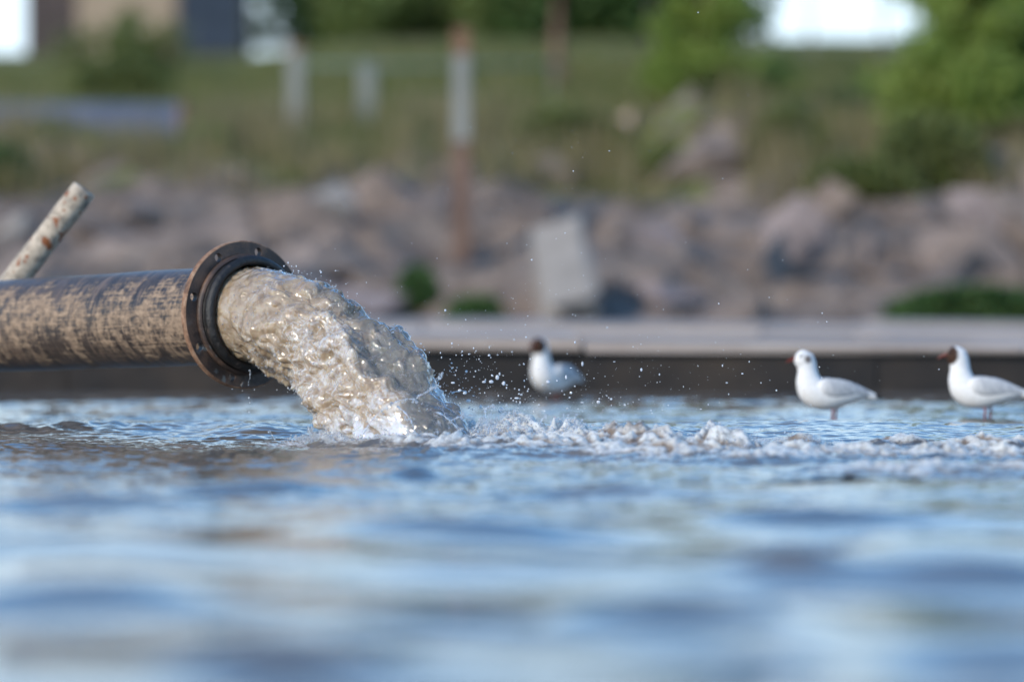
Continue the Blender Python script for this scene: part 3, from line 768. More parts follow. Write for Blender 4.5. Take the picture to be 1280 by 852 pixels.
# ---------------------------------------------------------------- gulls
def loft(secs, n=28, sub=5):
    """secs: (x,z,half height,half width,y) along the spine -> smooth loft"""
    A = np.array(secs, float)
    k = len(A); ts = np.linspace(0, k - 1, (k - 1) * sub + 1)
    def cr(col):
        out = []
        for t_ in ts:
            i = min(int(t_), k - 2); f = t_ - i
            p = [A[max(i - 1, 0), col], A[i, col], A[i + 1, col], A[min(i + 2, k - 1), col]]
            out.append(0.5 * (2 * p[1] + (-p[0] + p[2]) * f + (2 * p[0] - 5 * p[1] + 4 * p[2] - p[3]) * f * f + (-p[0] + 3 * p[1] - 3 * p[2] + p[3]) * f ** 3))
        return np.array(out)
    x, z, rh, rw, y = [cr(c) for c in range(5)]
    rh = np.maximum(rh, .0008); rw = np.maximum(rw, .0008)
    tx = np.gradient(x); tz = np.gradient(z); l = np.hypot(tx, tz) + 1e-9; tx /= l; tz /= l
    th = np.linspace(0, 2 * np.pi, n, endpoint=False)
    G = np.zeros((len(ts), n, 3))
    G[..., 0] = x[:, None] - tz[:, None] * rh[:, None] * np.sin(th)
    G[..., 2] = z[:, None] + tx[:, None] * rh[:, None] * np.sin(th)
    G[..., 1] = y[:, None] + rw[:, None] * np.cos(th)
    return G
def feather_mat(name):
    m, t, b = mat(name); co = objco(t)
    h = attr(t, "hood").outputs["Fac"]; g = attr(t, "grey").outputs["Fac"]; k = attr(t, "black").outputs["Fac"]
    wcol = ramp(t, noise(t, co, 60, 4), [(0.3, (0.72, 0.70, 0.67)), (0.7, (0.84, 0.83, 0.81))])
    c = mixc(t, g, wcol, (0.43, 0.44, 0.46)); c = mixc(t, h, c, (0.055, 0.028, 0.018)); c = mixc(t, k, c, (0.012, 0.012, 0.014))
    t.links.new(c, b.inputs["Base Color"]); b.inputs["Roughness"].default_value = 0.75
    b.inputs["Specular IOR Level"].default_value = 0.2
    bump(t, b, noise(t, mapv(t, co, (60, 160, 160)), 1, 4), 0.3, 0.003); return m
M_feather = feather_mat("gull_plumage")
M_beak = simple("dark_red_bill", (0.10, 0.018, 0.012), (0.20, 0.035, 0.02), 30, 0.4, 0.1, 0.001)
M_legs = simple("red_legs", (0.26, 0.06, 0.045), (0.36, 0.09, 0.06), 30, 0.5, 0.1, 0.001)
M_eye = simple("black_eye", (0.01, 0.01, 0.01), (0.015, 0.012, 0.012), 10, 0.15, 0.0, 0.001)
def gull(label, loc, yaw, hood, head_up=0.0, pitch=0.0, scale=1.0):
    root = tag(empty("gull", loc), label, "gull", "gulls standing in the shallow water")
    root.rotation_euler = (0, 0, yaw); root.scale = (scale,) * 3
    hx, hz = -.120, .262 + head_up
    secs = [(.150, .108, .004, .012, 0), (.135, .110, .016, .026, 0), (.09, .118, .038, .046, 0), (.03, .119, .058, .058, 0), (-.035, .115, .066, .062, 0),
            (-.080, .132, .064, .059, 0), (-.100, .168, .053, .049, 0), (-.105, .205 + head_up * .4, .041, .038, 0), (-.110, .238 + head_up * .8, .040, .036, 0),
            (hx - .002, hz, .041, .035, 0), (hx - .008, hz + .021, .026, .024, 0), (hx - .011, hz + .033, .004, .004, 0)]
    G = loft(secs); me = grid_mesh("body", G, True)
    x, y, z = G[..., 0], G[..., 1], G[..., 2]
    d = np.hypot(x - (hx - .012), z - (hz + .000))
    if hood == 1: hd = (1 - sst(.031, .037, np.hypot(x - (hx - .027), (z - hz + .002) * .85)))
    else:
        hd = (1 - sst(.012, .020, np.hypot(x - (hx + .010), z - (hz - .004)))) * .85 + (1 - sst(.004, .009, np.hypot(x - (hx - .010), z - (hz + .014)))) * .4
    gr = sst(.145, .16, z) * sst(-.07, -.04, x) * (1 - sst(.13, .14, x))
    add_attr(me, "hood", hd); add_attr(me, "grey", np.clip(gr, 0, 1)); add_attr(me, "black", 0 * x)
    obj("body", me, M_feather, root)
    # tail fan
    G = loft([(.11, .110, .010, .020, 0), (.15, .103, .007, .026, 0), (.178, .098, .004, .030, 0), (.188, .096, .0015, .028, 0)], 16, 4); me = grid_mesh("tail", G, True)
    add_attr(me, "hood", 0 * G[..., 0]); add_attr(me, "grey", 0 * G[..., 0]); add_attr(me, "black", sst(.172, .18, G[..., 0]) * (0.8 if hood == 2 else 0)); obj("tail", me, M_feather, root)
    for s_ in (-1, 1):
        G = loft([(-.075, .150, .006, .004, s_ * .048), (-.055, .148, .030, .012, s_ * .055), (-.01, .143, .038, .014, s_ * .058), (.05, .138, .032, .012, s_ * .050),
                  (.10, .129, .022, .010, s_ * .036), (.15, .116, .012, .007, s_ * .022), (.19, .104, .006, .004, s_ * .012), (.213, .095, .001, .001, s_ * .006)], 18, 5)
        me = grid_mesh("wing", G, True); x = G[..., 0]
        add_attr(me, "hood", 0 * x); add_attr(me, "grey", (1 - sst(.13, .16, x)) * sst(-.075, -.02, x) * (0.85 + 0.5 * n2(x * 60, G[..., 2] * 150, 77))); add_attr(me, "black", sst(.168, .182, x) + .5 * sst(.25, .5, n2(x * 45, G[..., 2] * 200, 78)) * (hood == 2) * sst(.0, .08, x)); obj("wing", me, M_feather, root)
    up = .004 if hood != 1 else .0
    G = loft([(hx - .030, hz + .000, .012, .009, 0), (hx - .044, hz - .003, .0065, .0055, 0), (hx - .062, hz - .010, .005, .0035, 0), (hx - .076, hz - .018, .001, .001, 0)], 12, 4)
    obj("beak", grid_mesh("beak", G, True), M_beak, root)
    for s_ in (-1, 1):
        c = Vector((hx - .022, s_ * .0315, hz + .008)); mb = MB(); mb.add([c + Vector(v) * .0045 for v in IV2], [tuple(f) for f in IF2]); obj("eye", mb.mesh("eye", True), M_eye, root)
        mb = MB(); yy = s_ * .022; x0 = .004 + s_ * .012
        mb.tube([(x0 - .01, yy, .075), (x0 + .004, yy, .050), (x0 - .002, yy, -.012)], [.0085, .0048, .0042], 10)
        for q in (-.5, 0, .5):
            mb.tube([(x0 - .002, yy, -.006), (x0 - .035 * math.cos(q), yy + .03 * math.sin(q), -.010)], [.0035, .002], 6)
        V = [(x0, yy, -.0085), (x0 - .031, yy - .0145, -.011), (x0 - .034, yy, -.011), (x0 - .031, yy + .0145, -.011)]
        mb.add(V + [(a, b_, c_ - .0015) for a, b_, c_ in V], [(0, 1, 2), (0, 2, 3), (4, 6, 5), (4, 7, 6), (0, 4, 5, 1), (1, 5, 6, 2), (2, 6, 7, 3), (3, 7, 4, 0)])
        obj("leg", mb.mesh("leg", True), M_legs, root)
    return root
g2 = P(1041, 0, 15.85); g3 = P(1233, 0, 15.95); g1 = P(694, 0, 18.7)
gull("white headed gull with a dark ear spot, middle of the three in the shallows", (g2.x, 15.85, -0.004), math.radians(8), 2, scale=0.915)
gull("dark faced gull with raised head at the right edge, in shallow water", (g3.x, 15.95, -0.004), math.radians(-4), 1, head_up=.008, scale=0.935)
gull("brown hooded gull nearest the jet, white breast in the sun", (g1.x, 18.7, -0.018), math.radians(52), 1, head_up=.008, scale=0.97)

# ---------------------------------------------------------------- quay, slabs and bank
WY = 19.95
def ridge_x(v, pts):
    xs = [p[0] for p in pts]; ys = [p[1] for p in pts]; return np.interp(v, xs, ys)
BANK = [(34, 402), (36, 372), (38.5, 310), (41, 255), (44, 200), (49, 148), (54, 110), (60, 79)]
def Yrow(py): return float(np.interp(-py, [-p for _, p in BANK], [a for a, _ in BANK]))
def ground_h(X, Y):
    prof = ridge_x(Y, [(-60, -0.6), (19, -0.6), (20.1, -0.5), (20.3, 0.05), (32.6, 0.12)] + [(a, H + (YH - p) / F * a - (.06 if p > 80 else .02)) for a, p in BANK] + [(66, 4.3), (100, 4.2), (160, 4.0), (900, 3.5)])
    amp = sst(33.5, 36, Y) * (1 - 0.7 * sst(44, 47, Y)) * (1 - .7 * sst(54, 58, Y))
    z = prof + amp * (0.34 * n2(X * 0.4, Y * 0.4, 101) + 0.22 * (0.5 - np.abs(n2(X * 1.0, Y * 0.8, 102))) + 0.07 * n2(X * 2.6, Y * 2.4, 103))
    z -= 0.25 * (1 - sst(-4.2, -2.2, X)) * sst(46, 58, Y)
    z += 0.55 * np.exp(-((X - 2.2) / 0.9) ** 2 - ((Y - 44.5) / 1.6) ** 2)
    return z
gy = np.concatenate([np.linspace(-60, 19.6, 12), [19.95, 20.1, 20.2, 20.3], np.linspace(20.8, 33.4, 24), np.arange(33.5, 46, 0.08), np.arange(46, 61, 0.2), np.linspace(61.5, 90, 30), np.array([95, 120, 160, 240, 400, 900.0])])
gx = np.concatenate([[-900, -300, -120, -60, -35, -22], np.linspace(-14, -6.2, 24), np.arange(-6, 6, 0.06), np.linspace(6.2, 14, 24), [22, 35, 60, 120, 300, 900]])
GX, GY = np.meshgrid(gx, gy); GZ = ground_h(GX, GY)
me = grid_mesh("ground", np.stack([GX, GY, GZ], -1))
add_attr(me, "grass", 0.9 * sst(41.5, 44.2, GY + 3.0 * n2(GX * .8, GY * .8, 110)))
ground = tag(obj("ground", me, M_ground), kind='structure', label="rocky earth bank rising to a grassy top")
# quay wall: dark blocks under a pale slab edge
def zline(px0, py0, px1, py1, Yv):
    """height over a given world x for a straight photo line"""
    def f(x):
        px = 640 + x * F / Yv; return H + (YH - (py0 + (py1 - py0) * (px - px0) / (px1 - px0))) / F * Yv
    return f
zbot = zline(490, 436, 1280, 443, WY)
quay = tag(empty("quay_wall", (0, WY, 0)), "low dark quay wall capped with pale concrete slabs behind the gulls", "wall")
def jbox(x0, x1, y0, y1, zf0, zf1, bev=0.015, seg=1, mt=None, name="block", jit=0.006):
    bm = bmesh.new(); vs = []
    for x in (x0, x1):
        for y in (y0, y1):
            vs.append((x, y, zf0(x) if callable(zf0) else zf0)); vs.append((x, y, zf1(x, y)))
    bv = [bm.verts.new(v) for v in vs]
    for f in [(0, 1, 3, 2), (4, 6, 7, 5), (0, 4, 5, 1), (2, 3, 7, 6), (0, 2, 6, 4), (1, 5, 7, 3)]: bm.faces.new([bv[i] for i in f])
    bmesh.ops.recalc_face_normals(bm, faces=bm.faces)
    bmesh.ops.bevel(bm, geom=list(bm.edges), offset=bev, segments=seg, affect='EDGES')
    for v in bm.verts: v.co += Vector((R.gauss(0, jit), R.gauss(0, jit), R.gauss(0, jit))) * .5
    me = bpy.data.meshes.new(name); bm.to_mesh(me); bm.free(); return me
x = -16.0
while x < 14:
    wd = R.uniform(0.9, 1.5); dz = R.gauss(0, .006); dy = R.gauss(0, .012)
    obj("block", jbox(x + .002, x + wd - .002, dy, 0.42, -0.6, lambda a, b_: zbot(a) - .004 + dz * 0, bev=.004, mt=M_quay), M_quay, quay); x += wd
for row in range(4):
    x = -16.0 - R.random(); y0 = -0.05 if row == 0 else 0.004; d0 = row * 2.62 + y0; d1 = (row + 1) * 2.62
    while x < 15:
        wd = R.uniform(1.6, 2.6); dz = R.gauss(0, .010); zb_ = (lambda a: zbot(a) + .002)
        obj("slab", jbox(x + .004, x + wd - .004, d0 + (R.gauss(0, .012) if row == 0 else 0), d1, (lambda a: zbot(a)) if row == 0 else (lambda a: zbot(a) - .1),
                         lambda a, b_: zbot(a) + .035 + dz + .003 * row, bev=.008, name="slab", jit=.010), M_slab, quay); x += wd
# rubble: stones of the bank
def stone_mesh(name, seed, flat=1.0):
    bm = bmesh.new(); rr = random.Random(seed)
    for _ in range(18): bm.verts.new((rr.gauss(0, 1) * .55, rr.gauss(0, 1) * .5, rr.gauss(0, 1) * .42 * flat))
    bmesh.ops.convex_hull(bm, input=bm.verts)
    for v in [v for v in bm.verts if not v.link_faces]: bm.verts.remove(v)
    mx = max(v.co.length for v in bm.verts)
    bmesh.ops.scale(bm, vec=(1 / mx,) * 3, verts=bm.verts)
    me = bpy.data.meshes.new(name); bm.to_mesh(me); bm.free(); me.materials.append(M_rock); return me
SM = [stone_mesh("stone", k, 1.0 if k % 3 else .6) for k in range(14)]
for k in range(285):
    px = R.uniform(-80, 1360); Yv = 34.2 + 9.5 * R.random() ** 1.2; xx = (px - 640) / F * Yv
    if k > 262: xx = 2.2 + R.gauss(0, .45); Yv = 44.0 + R.gauss(0, .8)
    s_ = R.choice([.12, .16, .22, .3, .45, .75]) * R.uniform(.8, 1.25)
    z = float(ground_h(np.array([xx]), np.array([Yv]))[0])
    o = bpy.data.objects.new("stone", SM[k % 14]); COL.objects.link(o); o.parent = ground
    o.location = (xx, Yv, z - s_ * .16); o.scale = (s_, s_ * .9, s_ * R.uniform(.6, .95))
    o.rotation_euler = (R.gauss(0, .5), R.gauss(0, .5), R.uniform(0, 6.3))
def boulder(label, px, py, Yv, sx, sz, seed, mt, rot=(0, 0, 0), sy=None):
    Yv = Yrow(py + sz * .3); p = P(px, py, Yv); me = stone_mesh("boulder", seed); me.materials.clear(); me.materials.append(mt)
    o = obj("boulder", me, None, None, p); s0 = Yv / F
    o.scale = (sx * s0 / 2 * 1.15, (sy or sx) * s0 / 2, sz * s0 / 2 * 1.35); o.rotation_euler = rot
    return tag(o, label, "boulder", "large boulders in the rubble bank")
def slab_rock(label, px, py, Yv, w_, h_, roll, mt):
    Yv = Yrow(py + h_ * .4); p = P(px, py, Yv); s0 = Yv / F
    me = jbox(-w_ * s0 / 2, w_ * s0 / 2, -.09, .09, -h_ * s0 / 2, lambda a, b_: h_ * s0 / 2 * (1 + .35 * a), bev=.05, seg=2, name="boulder", jit=.09)
    o = obj("boulder", me, mt, None, p); o.rotation_euler = (math.radians(-30), roll, math.radians(-12))
    return tag(o, label, "boulder", "large boulders in the rubble bank")
slab_rock("pale slanting slab of broken concrete in the middle of the rocky bank", 708, 338, 0, 66, 140, math.radians(-17), M_rock_pale)
boulder("big pinkish boulder under the grass, right of the dark hollow", 1005, 300, 27.6, 110, 118, 31, M_rock_pink, (0, .3, 0))
boulder("sunlit orange tan rock topping the heap of stones", 905, 160, 31.6, 110, 70, 32, M_rock_tan)
boulder("pale pink rock at the foot of the heap of stones", 875, 185, 31.2, 80, 56, 33, M_rock_pink)
boulder("tan rock standing alone in the grass left of the heap", 785, 166, 32.0, 60, 70, 34, M_rock_tan)
boulder("grey brown boulder beside the pale leaning slab", 835, 300, 27.4, 120, 90, 35, M_rock_pink, (0, -.4, .5))
boulder("long low grey rock left of the green weeds", 420, 262, 28.6, 80, 66, 36, M_rock_pale)
boulder("dark grey boulder just above the slanting pole", 190, 270, 28.0, 130, 66, 37, M_rock, (0, .2, .3))
boulder("pale whitish rock at the left edge of the bank", 25, 285, 28.2, 60, 60, 38, M_rock_pale)
boulder("smooth pinkish rock ledge low on the bank behind the jet", 430, 375, 26.0, 200, 62, 39, M_rock_pink, (0, .25, 0))
boulder("rounded brown boulder low on the bank between slab and hollow", 830, 375, 26.2, 110, 40, 40, M_rock_pink)
boulder("grey boulder at the right edge of the bank", 1225, 265, 29.0, 90, 80, 41, M_rock_pink, (0, .5, .2))

# old blue-grey pipe lying on the left bank
p0 = P(-260, 158, 45.5); p1 = P(232, 160, 45.5)
mb = MB(); c = (p0 + p1) / 2
mb.tube([p0 - c, p0.lerp(p1, .3) - c, p0.lerp(p1, .7) - c, p1 - c], .265, 32, cap=False)
mb.tube([p1 - c, p0.lerp(p1, .7) - c, p0.lerp(p1, .3) - c, p0 - c], .235, 32, cap=False)
op = tag(obj("old_pipe", mb.mesh("old_pipe", True), M_bluepipe, None, c), "blue grey old pipe lying across the left bank below the hut", "pipe")
mb = MB(); mb.tube([p1 - c + Vector((-.06, 0, 0)), p1 - c + Vector((.01, 0, 0))], .28, 32); obj("end_collar", mb.mesh("end_collar", True), M_rustpost, op)

# ---------------------------------------------------------------- plants
def leaves_mesh(name, C, size, seed=0, aspect=.6):
    g = np.random.default_rng(seed); n = len(C)
    a = g.normal(size=(n, 3)); a /= np.linalg.norm(a, axis=1)[:, None]
    b_ = np.cross(a, g.normal(size=(n, 3))); b_ /= np.linalg.norm(b_, axis=1)[:, None]
    s_ = (size * g.uniform(.6, 1.3, n))[:, None]
    V = np.stack([C - a * s_, C + b_ * s_ * aspect, C + a * s_, C - b_ * s_ * aspect], 1)
    me = raw_mesh(name, V, np.arange(4 * n), np.full(n, 4), False)
    add_attr(me, "rnd", np.repeat(np.clip(g.normal(.5, .28, n), 0, 1), 4)); return me
def blades_mesh(name, base, h, w_, lean, seed=0, rmul=1.0):
    g = np.random.default_rng(seed); n = len(base)
    hh = (h * g.uniform(.5, 1.3, n))[:, None]; az = g.uniform(0, 6.28, n); d = np.stack([np.cos(az), np.sin(az), 0 * az], 1)
    ln = np.stack([g.normal(0, lean, n), g.normal(0, lean, n), np.ones(n)], 1)
    t_ = base + ln * hh; m_ = base + ln * hh * .55 * np.array([.6, .6, 1]); ww = (w_ * g.uniform(.7, 1.3, n))[:, None]
    V = np.stack([base - d * ww, base + d * ww, m_ + d * ww * .8, m_ - d * ww * .8, t_], 1)
    idx = np.arange(n)[:, None] * 5
    quads = (idx + np.array([0, 1, 2, 3])); tris = idx + np.array([3, 2, 4])
    loops = np.concatenate([quads, tris], 1).ravel(); cnt = np.tile([4, 3], n)
    me = raw_mesh(name, V, loops, cnt, False)
    add_attr(me, "rnd", np.repeat(np.clip(g.normal(.5, .3, n) * rmul, 0, 1), 5)); return me
def scatter(n, x0, x1, y0, y1, seed):
    g = np.random.default_rng(seed); Yv = g.uniform(y0, y1, n); X = (g.uniform(x0, x1, n) - 640) / F * Yv
    return np.stack([X, Yv, ground_h(X, Yv) - .01], 1)
B = scatter(56000, -200, 1480, 41, 61, 5)
k = (n2(B[:, 0] * .8, B[:, 1] * .5, 120) > -.25 + .9 * (1 - sst(41, 45, B[:, 1]))) & (((B[:, 0] - 2.2) / .8) ** 2 + ((B[:, 1] - 44.2) / 1.5) ** 2 > 1)
tag(obj("bank_grass", blades_mesh("bank_grass", B[k], .22, .012, .25, 6), M_grass), "rough green and straw coloured grass covering the bank top", kind='stuff')
B = scatter(11000, -150, 1400, 41.0, 48, 8); k = n2(B[:, 0] * .9 + 5, B[:, 1] * .7, 121) > .05
tag(obj("dry_reeds", blades_mesh("dry_reeds", B[k], .5, .009, .15, 9), M_dry), "dry brown stalks standing in the bank grass", kind='stuff')
def weeds(label, px0, px1, py, Yv, h, n, seed, mt=M_leaf_dark):
    Yv = Yrow(py); h *= 1.35
    g = np.random.default_rng(seed); px = g.uniform(px0, px1, n); X = (px - 640) / F * Yv; Y_ = Yv + g.normal(0, .18, n)
    Z = ground_h(X, Y_) ; env = np.sqrt(np.clip(1 - ((px - (px0 + px1) / 2) / ((px1 - px0) / 2)) ** 2, 0, 1)) * .8 + .2
    base = H + (YH - py) / F * Yv
    Z = base + g.uniform(0, 1, n) ** 1.2 * h * env
    c = Vector(((((px0 + px1) / 2) - 640) / F * Yv, Yv, base))
    me = leaves_mesh("leaves", np.stack([X, Y_, Z], 1) - U(c), .055, seed, .6)
    root = tag(empty("weed_clump", c), label, "plant", "green weeds low on the rocky bank")
    obj("foliage", me, mt, root)
    mb = MB()
    for q in range(14):
        xx = R.uniform(-.45, .45) * (px1 - px0) / F * Yv; mb.tube([(xx, 0, -.35), (xx + R.gauss(0, .03), R.gauss(0, .03), h * .6)], [.008, .003], 5)
    tag(obj("stems", mb.mesh("stems", True), M_bark, root), kind='stuff')
    return root
weeds("small green weed clump left of the pale slab, behind the jet's spray", 498, 548, 385, 26.1, .26, 900, 11)
weeds("low green weeds just above the pale ledge, between jet and slab", 560, 628, 398, 25.9, .13, 700, 12)
weeds("wide dark green weeds above the quay at the right edge", 1108, 1330, 410, 25.9, .25, 3200, 13)
weeds("grassy green tuft hanging over the rocks right of centre", 1000, 1150, 245, 29.6, .28, 2200, 14, M_scrub)
weeds("green weeds at the end of the old blue grey pipe", 225, 290, 190, 31.0, .22, 900, 15, M_leaf_mid)
weeds("dark green weeds at the left edge below the old pipe", -60, 50, 240, 29.2, .35, 1100, 16)
weeds("low green tuft right of the tan standing rock", 800, 860, 215, 30.5, .2, 800, 17, M_scrub)

TOPY = 45
weeds("dark green scrub on the grassy slope below the reddish trunk", 630, 790, 190, 0, .34, 2600, 51, M_scrub)
weeds("dark green scrub spreading down from the birch toward the rocks", 1085, 1235, 232, 0, .55, 4200, 52, M_scrub)
weeds("bright low greenery at the foot of the hut wall", 90, 215, 118, 0, .35, 1500, 53, M_scrub)
weeds("green scrub on the slope just right of the orange tan rock", 930, 1040, 215, 0, .5, 2600, 54, M_scrub)
def tree(name, label, cat, px, Yv, hgt, crown, nleaf, mt, bark, r0, seed, group=None, lean=0.0, nb=9, leafsize=.05, crown_z0=.25, skirt=0):
    Yv *= 1.36; hgt = (TOPY + YH) / F * Yv + H - float(ground_h(np.array([(px - 640) / F * Yv]), np.array([Yv]))[0]) + .05 if cat == 'tree' else hgt * 1.1; crown *= 1.36; leafsize *= 1.35; r0 *= 1.3
    g = random.Random(seed); X = (px - 640) / F * Yv; z0 = float(ground_h(np.array([X]), np.array([float(Yv)]))[0]) - .05
    root = tag(empty(name, (X, Yv, z0)), label, cat, group)
    mb = MB(); k = 9
    tp = [Vector((lean * hgt * (i / (k - 1)) ** 1.4 + g.gauss(0, .012 * hgt / 4), g.gauss(0, .012 * hgt / 4), hgt * i / (k - 1))) for i in range(k)]; tp[0] = Vector((0, 0, 0))
    mb.tube(tp, [r0 * (1 - .85 * i / (k - 1)) for i in range(k)], 10)
    tips = []
    for q in range(nb):
        s_ = crown_z0 + (0.97 - crown_z0) * (q + g.random()) / nb; p = tp[0].lerp(tp[-1], s_) ; i = min(int(s_ * (k - 1)), k - 2); p = tp[i].lerp(tp[i + 1], s_ * (k - 1) - i)
        az = g.uniform(0, 6.28); ln = crown * (1.1 - .55 * s_) * g.uniform(.6, 1.1); e = p + Vector((math.cos(az) * ln, math.sin(az) * ln, ln * g.uniform(.15, .7)))
        m_ = p.lerp(e, .5) + Vector((0, 0, -.05 * ln)); mb.tube([p, m_, e], [r0 * (.45 - .25 * s_), r0 * .2, r0 * .06], 6); tips += [(m_, ln * .45), (e, ln * .42), (p.lerp(e, .75), ln * .4)]
        for _ in range(2):
            e2 = m_ + Vector((g.gauss(0, .4) * ln, g.gauss(0, .4) * ln, g.uniform(0, .4) * ln)); mb.tube([m_, e2], [r0 * .12, r0 * .04], 5); tips.append((e2, ln * .36))
    tips.append((tp[-1], crown * .35))
    for _ in range(skirt):
        az = g.uniform(0, 6.28); rr_ = crown * g.uniform(.1, .85); e = Vector((math.cos(az) * rr_, math.sin(az) * rr_, g.uniform(.15, .45) * hgt)); mb.tube([tp[0] + Vector((0, 0, .1)), e], [r0 * .25, r0 * .05], 5); tips.append((e, crown * .33))
    obj("trunk", mb.mesh("trunk", True), bark, root)
    gg = np.random.default_rng(seed); ti = gg.integers(0, len(tips), nleaf)
    Cn = np.array([list(t_[0]) for t_ in tips])[ti]; rr = np.array([t_[1] for t_ in tips])[ti]
    d = gg.normal(size=(nleaf, 3)); d /= np.linalg.norm(d, axis=1)[:, None]
    Cn = Cn + d * (rr * gg.uniform(.2, 1, nleaf) ** .6)[:, None] * np.array([1, 1, .75])
    me = leaves_mesh("crown", Cn, leafsize, seed, .6)
    obj("crown", me, mt, root); return root
TG = "trees behind the bank crest"
tree("birch_tree", "pale trunked birch with bright leaves at the right edge", "tree", 1222, 33.0, 3.6, .74, 8000, M_leaf_bright, M_birch, .045, 21, TG, skirt=14, crown_z0=.12, nb=16)
tree("leafy_sapling", "bright green young tree at the far right edge", "tree", 1275, 34.0, 3.3, 1.0, 9000, M_leaf_bright, M_bark, .05, 22, TG, skirt=14, crown_z0=.1, nb=14)
tree("leafy_sapling", "bright green sapling left of the open white sky", "bush", 880, 36.5, 1.9, .62, 6500, M_leaf_bright, M_bark, .04, 23, TG, skirt=14, crown_z0=.05, nb=12)
tree("leafy_tree", "dense dark green tree at the top centre", "tree", 545, 50.0, 5.0, 1.7, 14000, M_leaf_mid, M_bark, .12, 24, TG, skirt=16, crown_z0=.08, nb=18, leafsize=.08)
tree("leafy_tree", "dark green tree between the two tall brown trunks", "tree", 760, 49.0, 5.2, 1.6, 14000, M_leaf_dark, M_bark, .12, 25, TG, skirt=16, crown_z0=.1, nb=18, leafsize=.08)
tree("leafy_tree", "thin airy tree letting sky through, right of the hut", "tree", 395, 52.0, 4.8, 1.3, 3000, M_leaf_mid, M_bark, .09, 26, TG, skirt=5, crown_z0=.12, nb=14, leafsize=.07)
tree("leafy_tree", "mid green tree behind the rusty capped post", "tree", 640, 54.0, 5.4, 1.6, 10000, M_leaf_dark, M_bark, .12, 27, TG, skirt=16, crown_z0=.08, nb=16, leafsize=.08)
tree("leafy_tree", "dark tree at the left border of the open sky", "tree", 845, 52.0, 5.0, 1.2, 8000, M_leaf_dark, M_bark, .10, 28, TG, skirt=16, crown_z0=.1, nb=14, leafsize=.08)
tree("leafy_bush", "green bush in front of the beige hut wall", "bush", 150, 44.5, .55, .8, 1300, M_scrub, M_bark, .03, 29, TG, crown_z0=.05, nb=8)
tree("leafy_bush", "low pale bush at the right border of the open sky", "bush", 1182, 44.0, 1.5, .6, 1800, M_leaf_bright, M_bark, .03, 30, TG, crown_z0=.05, nb=8)
tree("pine_tree", "bare reddish trunk right of the rusty capped post", "tree", 697, 39.5, 6.5, 1.3, 3000, M_leaf_dark, M_bark, .085, 41, TG, crown_z0=.86, nb=3, leafsize=.05)
tree("pine_tree", "bare grey brown trunk nearer the open sky", "tree", 813, 40.5, 6.5, 1.3, 3000, M_leaf_dark, M_bark, .085, 42, TG, crown_z0=.86, nb=3, leafsize=.05)

# ---------------------------------------------------------------- fence posts
def post(label, px, ytop, ybase, Yv, wd, cap_px=0, brown_from=None):
    Yv = Yrow(ybase); wd *= Yv / 31.5; tp = P(px, ytop, Yv); bs = P(px, ybase, Yv); s0 = Yv / F
    root = tag(empty("fence_post", bs), label, "post", "fence posts on the bank")
    zc = (tp - bs).z; zb = -.3
    z1 = zc - cap_px * s0
    if brown_from is not None:
        zbf = (P(px, brown_from, Yv) - bs).z
        obj("post_foot", jbox(-wd / 2, wd / 2, -wd / 2, wd / 2, zb, lambda a, b_: zbf, .01, name="post_foot"), M_bark, root); zb = zbf + .002
    obj("post_shaft", jbox(-wd / 2, wd / 2, -wd / 2, wd / 2, zb, lambda a, b_: z1, .012, name="post_shaft", jit=.002), M_concpost, root)
    if cap_px: obj("post_cap", jbox(-wd * .52, wd * .52, -wd * .52, wd * .52, z1 + .002, lambda a, b_: zc, .012, name="post_cap", jit=.003), M_rustpost, root)
    return root
post("pale post with a dull top, leftmost of the three white posts", 370, 55, 178, 31.8, .115, 10)
post("short pale post, middle of the three white posts", 459, 78, 150, 33.2, .125)
post("white post with a rusty brown cap, tallest of the three", 577, 36, 300, 28.8, .125, 34, 178)
wf = tag(empty("wire_rail", P(480, 82, 48.0)), "thin green wire rail running between the white posts", "railing"); c = P(480, 82, 48.0)
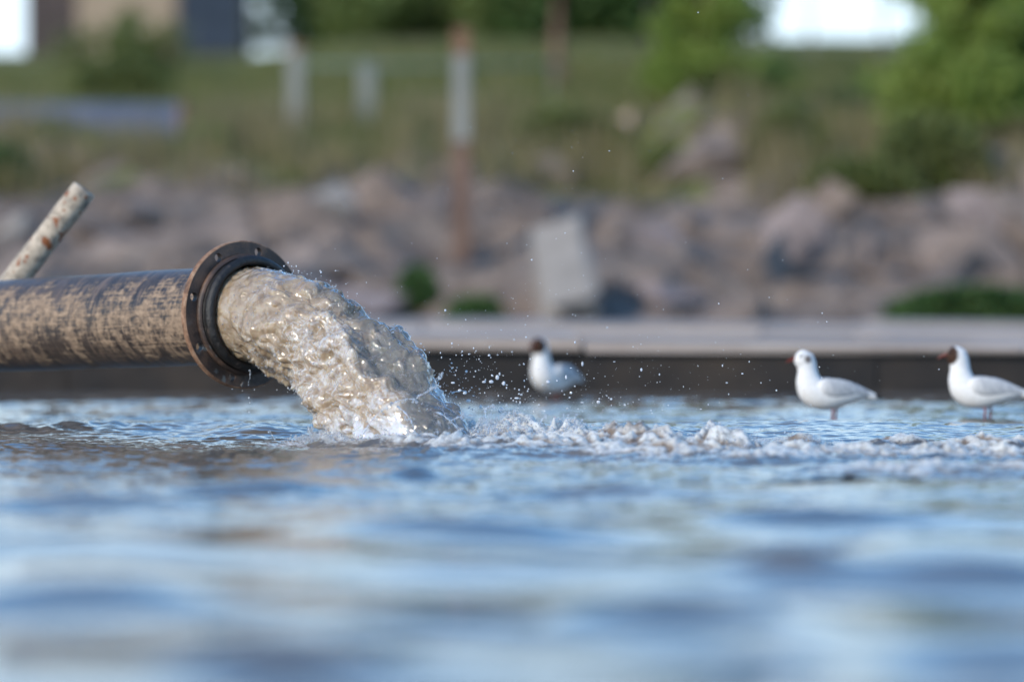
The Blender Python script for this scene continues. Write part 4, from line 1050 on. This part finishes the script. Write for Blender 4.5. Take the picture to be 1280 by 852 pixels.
mb = MB(); mb.tube([P(365, 80, 48.0) - c, P(480, 83, 48.0) - c, P(700, 80, 48.0) - c], .02, 8); obj("rail", mb.mesh("rail", True), M_wire, wf)
for px in (368, 460, 575, 690):
    mb = MB(); mb.tube([P(px, 80, 48.0) - c, P(px, 160, 48.0) - c], .012, 6); obj("rail_post", mb.mesh("rail_post", True), M_wire, wf)
# slim fence against the open sky
c = P(1050, 75, 59.5); sf = tag(empty("skyline_fence", c), "slim wire fence on the crest against the white sky", "fence")
for px in (945, 1012, 1103, 1170):
    mb = MB(); mb.tube([P(px, 92, 59.5) - c, P(px, -20, 59.5) - c], .03, 8); obj("fence_pole", mb.mesh("fence_pole", True), M_concpost, sf)
for py in (12, 36, 58):
    mb = MB(); mb.tube([P(940, py, 59.5) - c, P(1060, py + 2, 59.5) - c, P(1175, py, 59.5) - c], .006, 6); obj("wire", mb.mesh("wire", True), M_wire, sf)

# ---------------------------------------------------------------- hut at top left
HY = 66.0
def hx(px): return (px - 640) / F * HY
hut = tag(empty("hut", (hx(165), HY, 4.0)), "hut with dark brown boards, beige wall and slate blue door on the bank", "hut")
ox = hx(165)
def hb(name, px0, px1, y0, y1, z0, z1, mt, par=hut, bev=.01, jit=.001):
    return obj(name, jbox(hx(px0) - ox, hx(px1) - ox, y0, y1, z0, lambda a, b_: z1, bev, name=name, jit=jit), mt, par)
wl = hb("wall", 97, 221, 0, 2.4, 0, 2.5, M_beige)
for k in range(5): hb("board", 32 + k * 13, 44.9 + k * 13, .03, 2.35, 0, 2.5, M_brownwall)
hb("wall", 221.3, 303, .03, 2.4, 0, 2.5, M_beige)
dr = hb("door", 224, 301, -.02, .027, 0.05, 2.25, M_slate)
mb = MB(); mb.tube([(hx(290) - ox, -.05, 1.15), (hx(290) - ox, -.05, 1.3)], .012, 8); obj("handle", mb.mesh("handle", True), M_roof, dr)
hb("roof", 18, 318, -.3, 2.7, 2.503, 2.62, M_roof)
print("tris", sum(len(m.loops) - 2 * len(m.polygons) for m in bpy.data.meshes))
